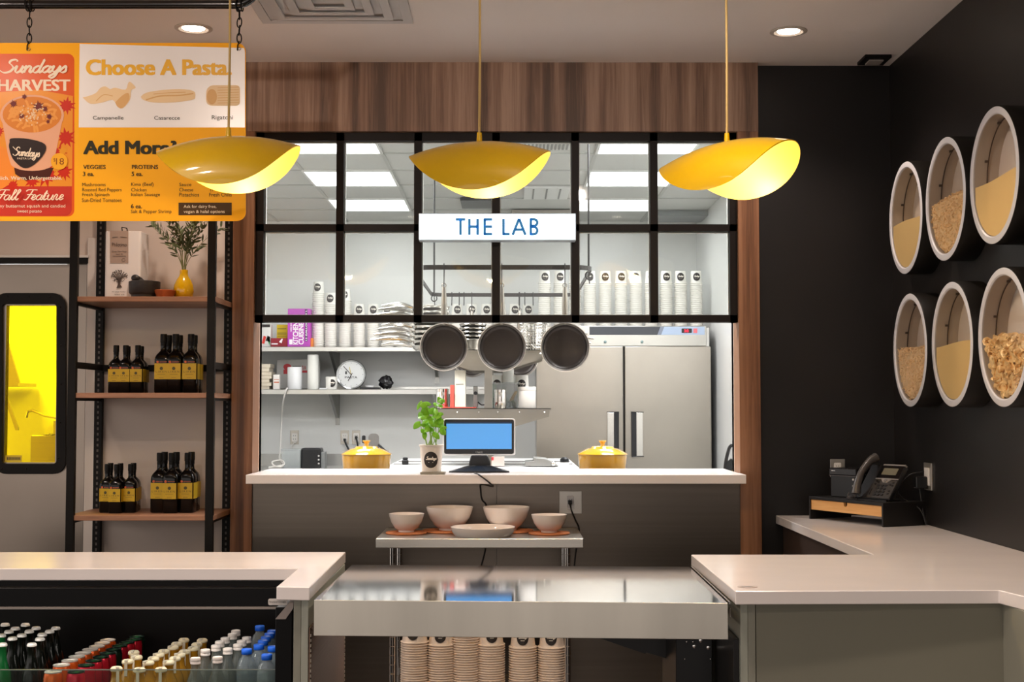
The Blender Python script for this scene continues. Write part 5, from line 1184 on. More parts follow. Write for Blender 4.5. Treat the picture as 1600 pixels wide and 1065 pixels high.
# ---- things on the upper shelf
def kbox(name, label, cat, px0, px1, py0, z, Y, d, mat, bevel=.002):
    x0, x1 = XX(px0, Y, 560), XX(px1, Y, 560); zt = ZZ(py0, Y, 600)
    t = thing(name, label, cat, ((x0 + x1) / 2, Y + d / 2, z)); MB().box(x0, x1, Y, Y + d, z, zt).build('carton', mat, t, bevel=bevel); return t
pu = kbox('bag_carton', 'purple carton of kitchen bags standing on the upper wall shelf', 'box', 449, 484, 482, zu, 11.10, .12, M('purple_card', '#b748b4', .5))
g = fY(11.098); wm = M('print_white', '#f4eef2', .5)
def vtext(mb, t, box, f):  # runs upwards
    u0, v0, u1, v1 = box; mb.text(t, (0, 0, 1, 1), lambda a, b: f(u0 + (u1 - u0) * b, v1 + (v0 - v1) * a), bold=.03)
m = MB(); vtext(m, 'KITCHEN', (457.5, 503, 466, 538), g); vtext(m, 'CUISINE', (466.5, 503, 474.5, 538), g); vtext(m, 'HANDLE BAGS', (453.5, 504, 456, 518), g); m.flat([(452, 538), (457, 538), (457, 530), (452, 530)], g); m.build('lettering', wm, pu)
m = MB(); m.flat([(476.5, 533), (480.5, 533), (480.5, 483), (476.5, 483)], fY(11.0975)); s_b = m.build('size_band', M('band_dark', '#3a1c4a', .5), pu)
m = MB(); vtext(m, '13 GALLON / 49 L', (477.3, 484, 479.8, 532), fY(11.096)); m.build('band_lettering', wm, pu)
ob = kbox('orange_carton', 'narrow orange carton squeezed beside the purple one', 'box', 484.5, 488.5, 528, zu, 11.14, .1, M('orange_card', '#e88a3c', .5))
yb = kbox('yellow_carton', 'yellow carton with black print leaning behind the purple one', 'box', 432, 449, 507, zu, 11.22, .1, M('yellow_card', '#d8bc14', .5))
g = fY(11.218); m = MB()
for v in (513.5, 520, 522, 525, 529): m.ribbon([(433.5, v), (447.5, v)], 1.0 if v < 515 else .55, g)
m.build('print', ink, yb)
rb_ = kbox('red_carton', 'dark red carton with a white stripe on the upper wall shelf', 'box', 423, 448.5, 528, zu, 11.10, .1, M('darkred_card', '#8c1a28', .5))
g = fY(11.098); m = MB(); m.flat([(424, 538), (434, 538), (434, 536), (424, 536)], g); m.flat([(436, 534), (440, 529), (442, 529), (440, 536)], g); m.build('print', wm, rb_)
lb_ = kbox('pasta_carton', 'white carton printed with red and green pasta at the end of the upper wall shelf', 'box', 395, 422.5, 506, zu, 11.12, .1, M('white_card', '#dcdad6', .5))
g = fY(11.118); m = MB(); m.flat([(395, 511), (422, 511), (422, 506.5), (395, 506.5)], g); m.flat([(425 - 10, 532), (422, 534), (422, 526), (418, 524)], g); m.build('black_print', ink, lb_)
m = MB(); m.flat([(409, 536), (413, 537), (416, 526), (412, 524)], g); m.build('red_print', M('print_red', '#d2382e', .5), lb_)
m = MB(); m.flat([(417, 528), (420, 525), (422, 534), (421, 539)], g); m.flat([(404, 540), (408, 540), (406, 533)], g); m.build('green_print', M('print_green', '#3f9a4a', .5), lb_)
# ---- paper cups: each of the top cups is its own object, the hidden-detail lower ones are one mass
KP_ = [cup_proto('paper_cup', cupK, .041, .050, .100, True, 20), cup_proto('paper_cup', cupK, .041, .050, .100, False, 20)]
mass = MB(); pitch = .0155
def kstack(px, Y, ztop, zbot, where, group, solo=6):
    x = XX(px, Y, 560); n = max(2, int((ztop - zbot - .100) / pitch) + 1); ztop = zbot + .100 + (n - 1) * pitch
    stack(x, Y, ztop, pitch, .100, min(solo, n), KP_, where, group)
    for k in range(min(solo, n), n):
        z = ztop - .100 - k * pitch; mass.lathe([(.0495, 0), (.0538, .0016), (.0536, .0042), (.047, .0056), (.0455, .024)], (x, Y, z), 20)
left = [(497, 438), (516.5, 456), (539, 450)] + [(p, 472.5) for p in (561, 583, 606, 628, 650, 671, 692, 714, 737, 760, 782, 804, 825)]
nmL = ['tallest stack beside the purple carton', 'second tall stack from the purple carton', 'third tall stack from the purple carton'] + ['low shelf stack, %s after the tall ones' % q for q in ('first', 'second', 'third', 'fourth', 'fifth', 'sixth', 'seventh', 'eighth', 'ninth', 'tenth', 'eleventh', 'twelfth', 'thirteenth')]
for (px, py), nm in zip(left, nmL):
    kstack(px, 11.22, ZZ(py, 11.22, px), zu, 'in ' + nm, 'white cups on the upper wall shelf', 6)
ztf = zt_f
for k, px in enumerate((851, 875, 898.5, 922, 946, 970.5, 994, 1017.5, 1041.5, 1064, 1088.5)):
    kstack(px, 10.78, ZZ(421.5, 10.78, px), ztf, 'in %s stack on the refrigerator, from inner end' % NUM[k].replace('topmost', 'first'), 'white cups on the refrigerator', 7)
tag(mass.build('stacked_cups', cupK), 'white paper cups making up the lower part of the kitchen cup stacks', 'cups', 'white cups in the kitchen', 'stuff')

# ---- things on the lower shelf
card = M('kraft_pale', '#d8cdb9', .7); random.seed(31)
z = zl; x0, x1 = XX(400, 11.15, 590), XX(423, 11.15, 590)
names_ = ['bottom', 'second', 'third', 'fourth', 'fifth', 'sixth', 'top']
for k in range(7):
    h = .028 + random.uniform(0, .008); dx = random.uniform(-.012, .018)
    one(MB().box(x0 + dx, x1 + dx, 11.12, 11.32, z, z + h - .001).box(x0 + dx - .004, x1 + dx + .004, 11.116, 11.325, z + h - .006, z + h - .001), 'takeout_tray', card, '%s cardboard takeout tray of the pile on the lower wall shelf%s' % (names_[k], ''), 'tray', (x0 + dx, 11.12, z), .002, 'cardboard trays on the lower wall shelf'); z += h
cn = kbox('small_carton', 'small white and orange carton beside the cardboard trays', 'box', 427, 437, 585, zl, 11.12, .06, M('carton_white', '#e6e0da', .5))
g = fY(11.118); m = MB(); m.ribbon([(428, 592.5), (436, 592.5)], .8, g); m.ribbon([(428, 597), (436, 597)], 1.6, g); m.build('print', M('carton_orange', '#c8643c', .5), cn)
sg = thing('notice_board', 'pale rounded first aid sign board with red lettering leaning on the lower shelf', 'sign', W(466, 607, 11.4))
MB().prism(rrect(432, 607, 500, 561, 3, 4), fY(11.40), (0, .02, 0)).build('board', M('board_grey_white', '#d2cfca', .5), sg, bevel=.003)
g = fY(11.398); m = MB(); m.flat(circ(449, 573, 6.2, 18, 5), g); m.flat([(443, 584), (451, 584), (451, 577), (443, 577)], g); m.text('D A', (472, 571, 478, 577), g, bold=.03); m.flat([(472, 582), (480, 582), (480, 578.5), (472, 578.5)], g); m.build('red_print', M('print_red2', '#c4343a', .5), sg)
m = MB(); m.ribbon([(457, 572), (470, 572)], 1, g); m.build('black_print', ink, sg)
def cylk(name, label, cat, px, r, py0, zb, Y, mat, lid=None):
    x = XX(px, Y, 590); zt = ZZ(py0, Y, px); rr = r * Y / F; t = thing(name, label, cat, (x, Y, zb))
    m = MB().lathe([(.0001, 0), (rr * .97, 0), (rr, .004), (rr, zt - zb - .006), (rr * .96, zt - zb), (.0001, zt - zb)], (x, Y, zb), 24); m.build('vessel', mat, t); return t
kw = M('plastic_white', '#e9e9ea', .35)
cylk('heater_canister', 'white round canister with a white cord on the lower wall shelf', 'canister', 460.5, 11.5, 573.5, zl, 11.16, kw)
cylk('paper_roll', 'tall white roll standing on the lower wall shelf', 'roll', 489, 8.7, 554, zl, 11.14, M('roll_white', '#e6e5de', .6))
lbx = thing('cup_box', 'small white square tub with a round black logo beside the clock', 'tub', W(518, 607, 11.15))
x = XX(518, 11.15, 597); MB().lathe([(.0001, 0), (.045, 0), (.050, .105), (.047, .105), (.0001, .1)], (x, 11.15, zl), 24).build('tub', cupK, lbx); logo(lbx, cone((x + .01, 11.15, zl), .046, .05, .105), .052, .032)
MB().box(XX(499, 11.1, 600), XX(511, 11.1, 600), 11.08, 11.2, zl, zl + .012).build('flat_lid', kw, lbx)
# clock
ck_ = W(549, 584, 11.2); cl = thing('wall_clock', 'round silver-rimmed clock reading PASTA, leaning on the lower wall shelf', 'clock', (ck_.x, 11.2, zl)); r = 23.4 * 11.2 / F; cz = zl + r
cc = Vector((ck_.x, 11.19, cz)); A_ = Matrix.Rotation(PI / 2, 4, 'X')
MB().lathe([(r, -.03), (r, .012), (r * .96, .018), (r * .88, .012), (r * .86, .004)], cc, 48, A_).build('rim', M('clock_silver', '#c8c9ca', .2, .9), cl)
MB().lathe([(r * .87, .004), (.0001, .004)], cc, 40, A_).build('dial', M('clock_dial', '#e2e3e2', .5), cl)
g = lambda u, v: Vector((cc.x + u, 11.184, cc.z + v))
m = MB(); m.text('PASTA', (-r * .42, -.002 - r * .10, r * .42, -.0 - r * .26), g, bold=.02); m.text('I', (-r * .40, r * .22, -r * .28, r * .02), g, bold=.03)
for k in range(12): a = PI * k / 6; m.ribbon([(r * .74 * math.cos(a), r * .74 * math.sin(a)), (r * .80 * math.cos(a), r * .80 * math.sin(a))], .003, g)
m.build('dial_print', M('dial_grey', '#4a4a4a', .5), cl)
g2 = lambda u, v: Vector((cc.x + u, 11.182, cc.z + v)); m = MB(); m.ribbon([(.0, .0), (-r * .52, r * .56)], .005, g2); m.ribbon([(.01, .012), (-r * .2, -r * .42)], .006, g2); m.build('hand', ink, cl)
m = MB(); m.ribbon([(0, 0), (-r * .12, r * .5)], .006, g2); m.build('gold_hand', M('gold_hand', '#c9b87a', .4), cl)
cr = thing('dark_tray', 'flat black tray with a white dish beside the clock', 'tray', W(580, 607, 11.15)); a0, a1 = XX(563, 11.15, 605), XX(594, 11.15, 605)
MB().box(a0, a1, 11.1, 11.25, zl, zl + .018).build('tray_body', blk, cr, bevel=.002); MB().lathe([(.0001, 0), (.035, 0), (.042, .016), (.0001, .016)], ((a0 + a1) / 2, 11.13, zl + .0185), 20).build('dish', kw, cr)
m = MB(); p = W(603, 598, 11.2); bm_ = bmesh.new(); bmesh.ops.create_icosphere(bm_, subdivisions=3, radius=1); random.seed(4)
vs = [Vector((v.co.x * .055 * random.uniform(.8, 1.25), v.co.y * .05, v.co.z * .055 * random.uniform(.8, 1.2))) + Vector((p.x, 11.2, zl + .060)) for v in bm_.verts]
for v in vs: v.z = max(v.z, zl + .0005)
m.add(vs, [tuple(v.index for v in f_.verts) for f_ in bm_.faces]); bm_.free()
one(m, 'plastic_bag', M('bag_black', '#151416', .25), 'crumpled black plastic bag on the lower wall shelf', 'bag', (p.x, 11.2, zl))
# white cord down to the counter
kc = M('cord_white', '#dedad4', .5)
one(MB().tube([Vector(q) for q in smooth([tuple(W(449, 606, 11.03)), tuple(W(446, 612, 11.02)), tuple(W(442, 630, 11.1)), tuple(W(440, 660, 11.3)), tuple(W(438, 700, 11.2)), tuple(W(437, 716, 11.0)), tuple(W(442, 724, 10.9)), tuple(W(440, 729, 10.8)), tuple(W(428, 727, 10.8)), tuple(W(426, 721, 10.9)), tuple(W(440, 719, 10.9)), tuple(W(443, 726, 10.8)), tuple(W(420, 730, 10.8))], 6)], .007, 7), 'white_cable', kc, 'white cord hanging from the lower wall shelf and coiling on the back counter', 'cord', W(449, 606, 11.03))
outlet('steel outlet plate on the kitchen wall next to the hanging white cord', 453.5, 467, 672, 694, YK)
outlet('steel outlet plate with a black plug, first of the pair above the yellow pot', 532, 545.5, 672, 694, YK)
outlet('steel outlet plate with a black plug, second of the pair near the spatula', 550, 563, 672, 694, YK)
for pts, lb, w in (([(538.5, 687), (540, 692), (546, 704), (552, 716)], 'black cord from the first outlet of the pair above the yellow pot', .008), ([(556.5, 683), (558, 690), (560, 703), (562, 716)], 'black cord from the outlet nearer the spatula', .007), ([(460.5, 690), (457, 696), (452, 710), (449, 722)], 'thin white cord from the single outlet', .005)):
    one(MB().prism(circ(pts[0][0], pts[0][1], 2.2, 10), fY(YK - .03), (0, .02, 0)).tube([Vector(q) for q in smooth([tuple(W(a, b, YK - .035)) for a, b in pts], 5)], w, 7), 'power_cable', kc if w == .005 else blk, lb, 'cord', W(*pts[0], YK - .03))
# ---- back counter with steel splash
bc = thing('back_counter', 'stainless back counter with an upstand along the kitchen wall', 'counter', (-1.2, 11.2, 0))
MB().box(-2.29, XX(600, YK, 700), 10.85, YK - .002, .86, .90).build('worktop', kst, bc, bevel=.003)
MB().box(-2.29, XX(600, YK, 700), YK - .02, YK - .002, .9, ZZ(708.5, YK, 500)).build('splashback', M('splash_steel', '#a9a8a5', .35, .95), bc)
for x in (-2.2, XX(590, 11, 700)): MB().cyl((x, 10.95, 0), (x, 10.95, .86), .02).build('leg', chrome, bc)
tb2 = thing('label_printer', 'black desktop label printer on the back counter', 'printer', (XX(484, 10.95, 720), 10.95, .90))
x0, x1 = XX(470, 10.95, 715), XX(501, 10.95, 715); zt2 = ZZ(700, 10.95, 480)
MB().box(x0, x1, 10.95, 11.12, .901, zt2).build('housing', blk, tb2, bevel=.012, seg=2); m = MB()
for q in (712, 718, 724): m.ball(W(498, q, 10.946), .008, 8, 6)
m.build('button', M('button_white', '#cfcac6', .4), tb2)
MB().box(x1 + .001, x1 + .03, 10.97, 11.1, .901, zt2 - .03).build('side_tray', M('translucent_grey', '#9a9c9c', .3, alpha=.6), tb2)
x0, x1 = XX(440, 10.93, 715), XX(469, 10.93, 715); tb3 = thing('clear_bin', 'clear plastic bin beside the label printer on the back counter', 'bin', ((x0 + x1) / 2, 10.95, .90)); cgl = M('clear_plastic', '#c6cccc', .15, alpha=.35)
m = MB(); zz = ZZ(703, 10.93, 450)
m.box(x0, x1, 10.93, 10.934, .901, zz).box(x0, x0 + .004, 10.934, 11.10, .901, zz).box(x1 - .004, x1, 10.934, 11.10, .901, zz).box(x0, x1, 11.10, 11.104, .901, zz).box(x0, x1, 10.93, 11.104, .9005, .903); m.build('walls', cgl, tb3)
MB().box(x0 - .004, x1 + .004, 10.926, 11.108, zz, zz + .008).build('lid', cgl, tb3)
# utensils behind the yellow pot
one(MB().prism(rrect(575.5, 700, 592, 677, (1, 1, 6, 6), 4), fY(9.9), (0, .01, 0)), 'spatula', M('spatula_grey', '#77736f', .5), 'wide grey spatula head standing behind the yellow pot', 'spatula', W(584, 705, 9.9))
one(MB().prism(rrect(565.5, 692, 571, 680, 2, 3), fY(9.9), (0, .02, 0)), 'kitchen_knife', blk, 'black knife handle standing beside the grey spatula', 'knife', W(568, 700, 9.9))
one(MB().tube([W(591, 694, 9.9), W(604, 706, 9.9)], .008, 8), 'utensil_rod', blk, 'thin black rod slanting beside the grey spatula', 'utensil', W(591, 694, 9.9))
ut = thing('utensil_bin', 'steel utensil bin hidden behind the yellow pot', 'bin', (XX(584, 9.9, 705), 9.9, .90)); x0, x1 = XX(562, 9.9, 710), XX(606, 9.9, 710); MB().box(x0, x1, 9.85, 10.0, .90, ZZ(704, 9.9, 580)).build('bin_body', kst, ut, bevel=.002)
uc = thing('low_cart', 'steel cart under the utensil bin', 'cart', (XX(584, 9.9, 705), 9.95, 0)); MB().box(x0 - .05, x1 + .05, 9.8, 10.3, .86, .899).build('top', kst, uc, bevel=.002)
for x in (x0 - .03, x1 + .03): MB().cyl((x, 10.05, 0), (x, 10.05, .86), .015).build('leg', chrome, uc)

# ---- prep unit under the island shelf
YU = 7.9; ux0, ux1 = XX(600, YU, 725), XX(905, YU, 725); UZ = 1.05
pu_ = thing('prep_unit', 'white-topped refrigerated prep unit standing beyond the pass', 'prep unit', ((ux0 + ux1) / 2, 8.6, 0))
MB().box(ux0 + .01, ux1 - .01, YU + .01, 9.3, .1, UZ - .04).build('housing', kst, pu_, bevel=.003)
MB().box(ux0, ux1, YU, 9.3, UZ - .038, UZ).build('worktop', M('prep_white', '#e4e4e2', .3), pu_, bevel=.003)
for y in (8.32, 8.70): MB().box(ux0 + .02, ux1 - .02, y, y + .012, UZ + .0005, UZ + .005).build('rail', M('rail_steel', '#9b9b98', .3, .8), pu_)
for x in (ux0 + .08, ux1 - .08):
    for y in (8.0, 9.2): MB().cyl((x, y, 0), (x, y, .1), .02).build('leg', blk, pu_)
p = WZ(633, 726, UZ); one(MB().box(p.x - .02, p.x + .02, p.y, p.y + .02, UZ + .001, UZ + .03).box(p.x - .016, p.x + .016, p.y + .004, p.y + .018, UZ + .03, UZ + .046), 'timer', blk, 'small black timer standing on the white prep unit', 'timer', (p.x, p.y, UZ + .006), .004)
p = WZ(667, 728, UZ); one(MB().add([(p.x - .06, p.y - .04, UZ + .001), (p.x + .06, p.y - .02, UZ + .002), (p.x + .07, p.y + .08, UZ + .018), (p.x - .03, p.y + .07, UZ + .016)], [(0, 1, 2, 3)]), 'crumpled_paper', paper, 'crumpled white paper on the prep unit beside the basil cup', 'paper', (p.x, p.y, UZ + .006))
x0, x1 = XX(821, 8.0, 720), XX(872, 8.0, 720)
gd = thing('slanted_cover', 'grey slanted steel lid with a knob on the prep unit beside the yellow pot', 'lid', ((x0 + x1) / 2, 8.1, UZ))
MB().prism([(821, 728), (873, 728), (868, 724), (855, 717), (834, 714.5), (834, 720), (821, 721)], fY(7.96), (0, .24, 0)).build('cover', M('lid_grey', '#9d9d9a', .4, .7), gd, bevel=.002); MB().ball(W(864.5, 724, 7.95), .014, 12, 8).build('knob', chrome, gd)
p = WZ(881, 727, UZ); one(MB().box(p.x - .05, p.x + .03, p.y - .03, p.y + .06, UZ + .0005, UZ + .012), 'white_cloth', paper, 'folded white cloth on the prep unit next to the slanted lid', 'cloth', (p.x, p.y, UZ + .006), .002)
p = W(882, 722, 8.5); one(MB().lathe([(.0001, 0), (.028, 0), (.028, .02), (.012, .032), (.0001, .032)], (p.x, 8.5, UZ + .006), 20), 'round_cover', blk, 'low black knob-topped lid behind the folded white cloth', 'lid', (p.x, 8.5, UZ + .006))
x0, x1 = XX(768, 7.97, 720), XX(788, 7.97, 720); nb = thing('spice_carton', 'small white and red carton behind the monitor stand', 'box', ((x0 + x1) / 2, 8.0, UZ)); MB().box(x0, x1, 7.97, 8.05, UZ + .006, UZ + .06).build('carton', M('carton_pink', '#c9b4ac', .5), nb, bevel=.001); MB().box(x0, x0 + .012, 7.968, 7.97, UZ + .04, UZ + .058).build('print', M('print_red2', '#c4343a', .5), nb)

# ---- yellow casserole pots on the work table behind the pass
wt = thing('work_table', 'stainless work table on the kitchen side of the pass', 'table', (-.1, 7.2, 0)); WTZ = 1.012
MB().box(-1.40, 1.06, 6.7, 7.6, WTZ - .04, WTZ).build('tabletop', kst, wt, bevel=.003)
for x in (-1.3, 1.0):
    for y in (6.8, 7.5): MB().cyl((x, y, 0), (x, y, WTZ - .04), .02).build('leg', chrome, wt)
py_ = M('enamel_yellow', '#cf951a', .14, coat=.6, noise=.06, nscale=(8, 8, 8))
def pot(px, label):
    Y = 7.25; c = Vector((XX(px, Y, 720), Y, WTZ)); R = .1335; h = ZZ(710.5, Y, px) - WTZ; t = thing('casserole_pot', label, 'pot', c, group='yellow casserole pots')
    MB().lathe([(.0001, 0), (R * .86, 0), (R * .9, .006), (R * .985, h - .012), (R * .985, h)] + [(R * .95, h), (R * .9, .02), (.0001, .015)], c, 48).build('body', py_, t)
    L_ = MB().lathe([(R * .95, h + .0005), (R * 1.01, h + .001), (R * 1.02, h + .006), (R * .97, h + .010), (R * .62, h + .034), (R * .48, h + .036), (R * .42, h + .046), (.014, h + .050), (.0001, h + .050)], c, 48).build('lid', py_, t, ang=25)
    MB().lathe([(.013, h + .049), (.011, h + .056), (.015, h + .068), (.021, h + .074), (.020, h + .078), (.0001, h + .079)], c, 24).build('knob', M('knob_gold', '#c9a04a', .25, .2, coat=.4), L_)
pot(572.5, 'yellow lidded casserole pot beside the basil plant'); pot(941.5, 'yellow lidded casserole pot in front of the refrigerator')
# black handled tool by the right reveal
m = MB(); m.tube([Vector(q) for q in smooth([tuple(W(1148, 694, 6.8)), tuple(W(1141, 697, 6.8)), tuple(W(1137, 708, 6.8)), tuple(W(1134, 722, 6.8)), tuple(W(1133, 733, 6.8))], 5)], .009, 8)
m.prism([(1133, 736), (1144, 736), (1146, 722), (1143, 716), (1136, 722)], fY(6.79), (0, .03, 0)); kt = thing('tape_gun', 'black handled tool beside the pale edge of the opening', 'tool', W(1140, 736, 6.8)); m.build('handle', blk, kt)
MB().prism([(1143, 736), (1149, 736), (1149, 724), (1145, 726)], fY(6.80), (0, .02, 0)).build('yellow_body', M('tool_yellow', '#e0ac1c', .4), kt)
tr = thing('side_stand', 'narrow steel stand under the black handled tool', 'stand', (W(1141, 736, 6.8).x, 6.8, 0)); xx_ = W(1141, 736, 6.8).x; MB().box(xx_ - .03, xx_ + .05, 6.74, 6.9, 0, ZZ(737, 6.8, 1140)).build('column', kst, tr, bevel=.002)

# ---- island overshelf
YI = 8.0; xc = XX(763, YI, 640); w2 = .372; LZ = ZZ(637.5, YI, 763); UZ2 = ZZ(546, YI, 763)
isl = thing('island_shelf', 'two-tier stainless shelf on central posts above the prep unit', 'shelf', (xc, 8.6, UZ))
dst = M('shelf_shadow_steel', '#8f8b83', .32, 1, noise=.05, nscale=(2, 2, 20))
for Zt, nm, ww in ((LZ, 'lower_tier', w2), (UZ2, 'upper_tier', w2 * .93)):
    MB().box(xc - ww, xc + ww, YI, 8.62, Zt - .004, Zt).box(xc - ww, xc + ww, YI, YI + .003, Zt - .012, Zt).build(nm, dst, isl)
    for s in (-1, 1):
        for y in (YI + .004, 8.6):
            MB().prism([(s * .02, -.012), (s * ww * .98, -.012), (s * ww * .97, -.05), (s * .10, -.125), (s * .02, -.125)], lambda u, v: Vector((xc + u, y, Zt + v)), (0, .004, 0)).build('bracket', dst, isl)
            for q in (.15, .5, .9): MB().ball((xc + s * ww * q, y - .001, Zt - .024), .006, 8, 4).build('bolt', chrome, isl)
for y in (YI + .03, 8.56): MB().box(xc - .024, xc + .024, y - .02, y + .02, UZ + .001, UZ2 + .05).build('post', dst, isl, bevel=.002)
# lower tier things
def can(px, r, py0, Y, name, label, cat, mat, lidm_=None):
    x = XX(px, Y, 620); zt = ZZ(py0, Y, px); rr = r * Y / F; t = thing(name, label, cat, (x, Y, LZ)); h = zt - LZ
    MB().lathe([(.0001, 0), (rr * .96, 0), (rr, .003), (rr, h * .82), (rr * .98, h * .84)], (x, Y, LZ + .0005), 24).build('vessel', mat, t)
    MB().lathe([(rr * 1.03, h * .84), (rr * 1.04, h * .98), (rr * .98, h), (.0001, h)], (x, Y, LZ), 24).build('lid', lidm_ or mat, t); return t
can(691, 9.5, 607, 8.12, 'steel_canister', 'polished steel canister on the lower island tier nearest the basil plant', 'canister', chrome)
can(782, 9.2, 608, 8.10, 'steel_canister', 'polished steel canister on the lower island tier just right of the post', 'canister', chrome)
def ibox(px0, px1, py0, Y, d, name, label, cat, mat, part='carton'):
    x0, x1 = XX(px0, Y, 620), XX(px1, Y, 620); zt = ZZ(py0, Y, px0); t = thing(name, label, cat, ((x0 + x1) / 2, Y + d / 2, LZ)); MB().box(x0, x1, Y, Y + d, LZ + .0065, zt).build(part, mat, t, bevel=.002); return t
rt_ = thing('red_tray', 'flat red tray on the lower island tier', 'tray', (XX(717, 8.03, 636), 8.1, LZ)); x0, x1 = XX(690, 8.03, 636), XX(744, 8.03, 636)
MB().box(x0, x1, 8.02, 8.045, LZ + .0005, LZ + .006).box(x0, x1, 8.045, 8.22, LZ + .0005, LZ + .005).build('tray_body', M('tray_red', '#d8564a', .4), rt_, bevel=.001)
ibox(703.5, 709.5, 601, 8.05, .05, 'red_box', 'narrow red box standing beside the tall cream carton', 'box', M('box_red', '#d4574a', .5))
tc = ibox(710.5, 727.5, 578, 8.06, .07, 'tall_carton', 'tall cream carton on the red tray of the island shelf', 'carton', M('carton_cream', '#dcd8c8', .6))
m = MB(); m.ribbon([(712, 600), (724, 600)], .6, fY(8.058)); m.build('print', ink, tc)
sp_ = ibox(739.5, 746.5, 603, 8.10, .02, 'grey_stand', 'narrow grey stand with a black dial next to the island post', 'stand', M('stand_grey', '#8a8884', .4, .6), 'upright'); m = MB(); m.lathe([(.011, 0), (.011, .006), (.0001, .006)], W(743, 614, 8.10), 14, Matrix.Rotation(PI / 2, 4, 'X')); m.build('dial', blk, sp_)
sb = thing('storage_box', 'clear lidded storage box holding herbs and yellow sticks on the island shelf', 'box', (XX(790, 8.2, 620), 8.25, LZ)); x0, x1 = XX(769, 8.2, 620), XX(809, 8.2, 620); zt = ZZ(599, 8.2, 790)
m = MB().box(x0, x1, 8.2, 8.203, LZ + .0005, zt).box(x0, x0 + .003, 8.203, 8.38, LZ + .0005, zt).box(x1 - .003, x1, 8.203, 8.38, LZ + .0005, zt).box(x0, x1, 8.38, 8.383, LZ + .0005, zt); m.build('walls', cgl, sb)
MB().box(x0 - .012, x1 + .012, 8.19, 8.395, zt, zt + .008).build('lid', cgl, sb)
hb_ = MB(); random.seed(8)
for k in range(70): q = Vector((random.uniform(x0 + .065, x1 - .02), random.uniform(8.22, 8.30), LZ + .004 + random.uniform(0, .04))); hb_.ball(q, .008, 6, 4)
tag(hb_.build('dried_herbs', M('herb_green', '#5f6b24', .7, noise=.4, nscale=(80, 80, 80)), base=(x0, 8.2, LZ)), 'olive green dried herbs in the clear storage box', 'herbs', kind='stuff')
for k, (a_, b_) in enumerate(((793, 806), (796, 808), (799, 806))): one(MB().tube([W(a_, 632 - k, 8.30 + .01 * k), W(b_, 611, 8.30 + .01 * k)], .006, 6), 'yellow_stick', M('stick_yellow', '#dba52a', .5), '%s yellow stick leaning in the clear storage box' % ('longest', 'middle', 'shortest')[k], 'stick', W(a_, 632, 8.3), 0, 'yellow sticks in the storage box')
ibox(770, 776, 600, 8.42, .05, 'green_carton', 'slim green carton behind the clear storage box', 'carton', M('carton_green', '#79b65c', .5))
can(823.5, 13.5, 604, 8.14, 'white_tub', 'white lidded tub at the end of the lower island tier', 'tub', M('tub_white', '#e0d9d0', .5))
for px, py, lb in ((776.5, 586, 'white cup stack with a logo behind the storage box'), (815, 586, 'white cup stack with a logo behind the white tub')):
    x = XX(px, 8.52, 600); zt = ZZ(py, 8.52, px); t = thing('deli_cup', lb, 'cup', (x, 8.52, LZ)); h = zt - LZ; MB().lathe([(.0001, .001), (.047, 0), (.052, .003), (.041, h), (.0001, h)], (x, 8.52, LZ + .0005), 24).build('cup', cupK, t); logo(t, cone((x, 8.52, LZ), .052, .041, h), h * .72, .030)
x = XX(794, 8.5, 600); one(MB().lathe([(.0001, 0), (.036, 0), (.036, ZZ(577, 8.6, 794) - LZ), (.0001, ZZ(577, 8.6, 794) - LZ)], (x, 8.5, LZ + .0005), 24), 'parchment_roll', M('roll_white', '#e6e5de', .6), 'white parchment roll standing behind the clear storage box', 'roll', (x, 8.6, LZ))
one(MB().tube([Vector(q) for q in smooth([tuple(W(747, 628, 8.12)), tuple(W(752, 632, 8.1)), tuple(W(757, 632, 8.04))], 5)], .004, 6), 'short_cable', blk, 'short black cable beside the island post', 'cable', W(747, 630, 8.1))
# upper tier: skillets stacked with their handles fanned to one side, bowls, colanders
pol = M('polished_steel', '#cfccc6', .16, 1)
za = UZ2 + .0005
for k in range(9):
    Y = 8.16 + .004 * k; x = XX(672, 8.1, 540); z = za + k * .030; a = math.radians(180 + (-6 + 9 * ((k * 5) % 4)) * .8); R = .115
    t = thing('steel_skillet', '%s steel skillet of the stack with fanned handles' % ('bottom', 'second', 'third', 'fourth', 'fifth', 'sixth', 'seventh', 'eighth', 'top')[k], 'skillet', (x, Y, z), group='stacked steel skillets')
    MB().lathe([(.0001, 0), (R * .8, 0), (R * .92, .012), (R, .030), (R * .985, .030), (R * .9, .014), (R * .78, .004), (.0001, .004)], (x, Y, z), 32).build('pan_body', pol, t)
    d = Vector((math.cos(a), math.sin(a), 0)); ln = .19 + .02 * ((k * 3) % 4); pts = smooth([tuple(Vector((x, Y, z + .024)) + d * (R * .97)), tuple(Vector((x, Y, z + .040)) + d * (R + .05)), tuple(Vector((x, Y, z + .044)) + d * (R + .11)), tuple(Vector((x, Y, z + .036)) + d * (R + ln))], 4)
    m = MB(); n = len(pts); m.tube(pts, [.006 + .009 * math.sin(PI * min(i / (n - 1) * 1.05, 1)) for i in range(n)], 8); m.build('handle', pol, t)
def mixbowl(px, Y, k, lb, R, z0, mat=pol, grp='steel bowls on the island shelf', nm='mixing_bowl'):
    x = XX(px, Y, 530); one(MB().lathe([(.0001, 0), (R * .5, 0), (R * .8, .03), (R * .97, .07), (R * 1.03, .074), (R * 1.0, .078), (R * .94, .07), (R * .77, .035), (R * .45, .006), (.0001, .006)], (x, Y, z0), 36), nm, mat, lb, 'bowl', (x, Y, z0), 0, grp)
for k in range(5): mixbowl(739, 8.35 + .002 * k, k, '%s steel mixing bowl nested on the upper island tier' % ('bottom', 'second', 'third', 'fourth', 'top')[k], .085, za + k * .024)
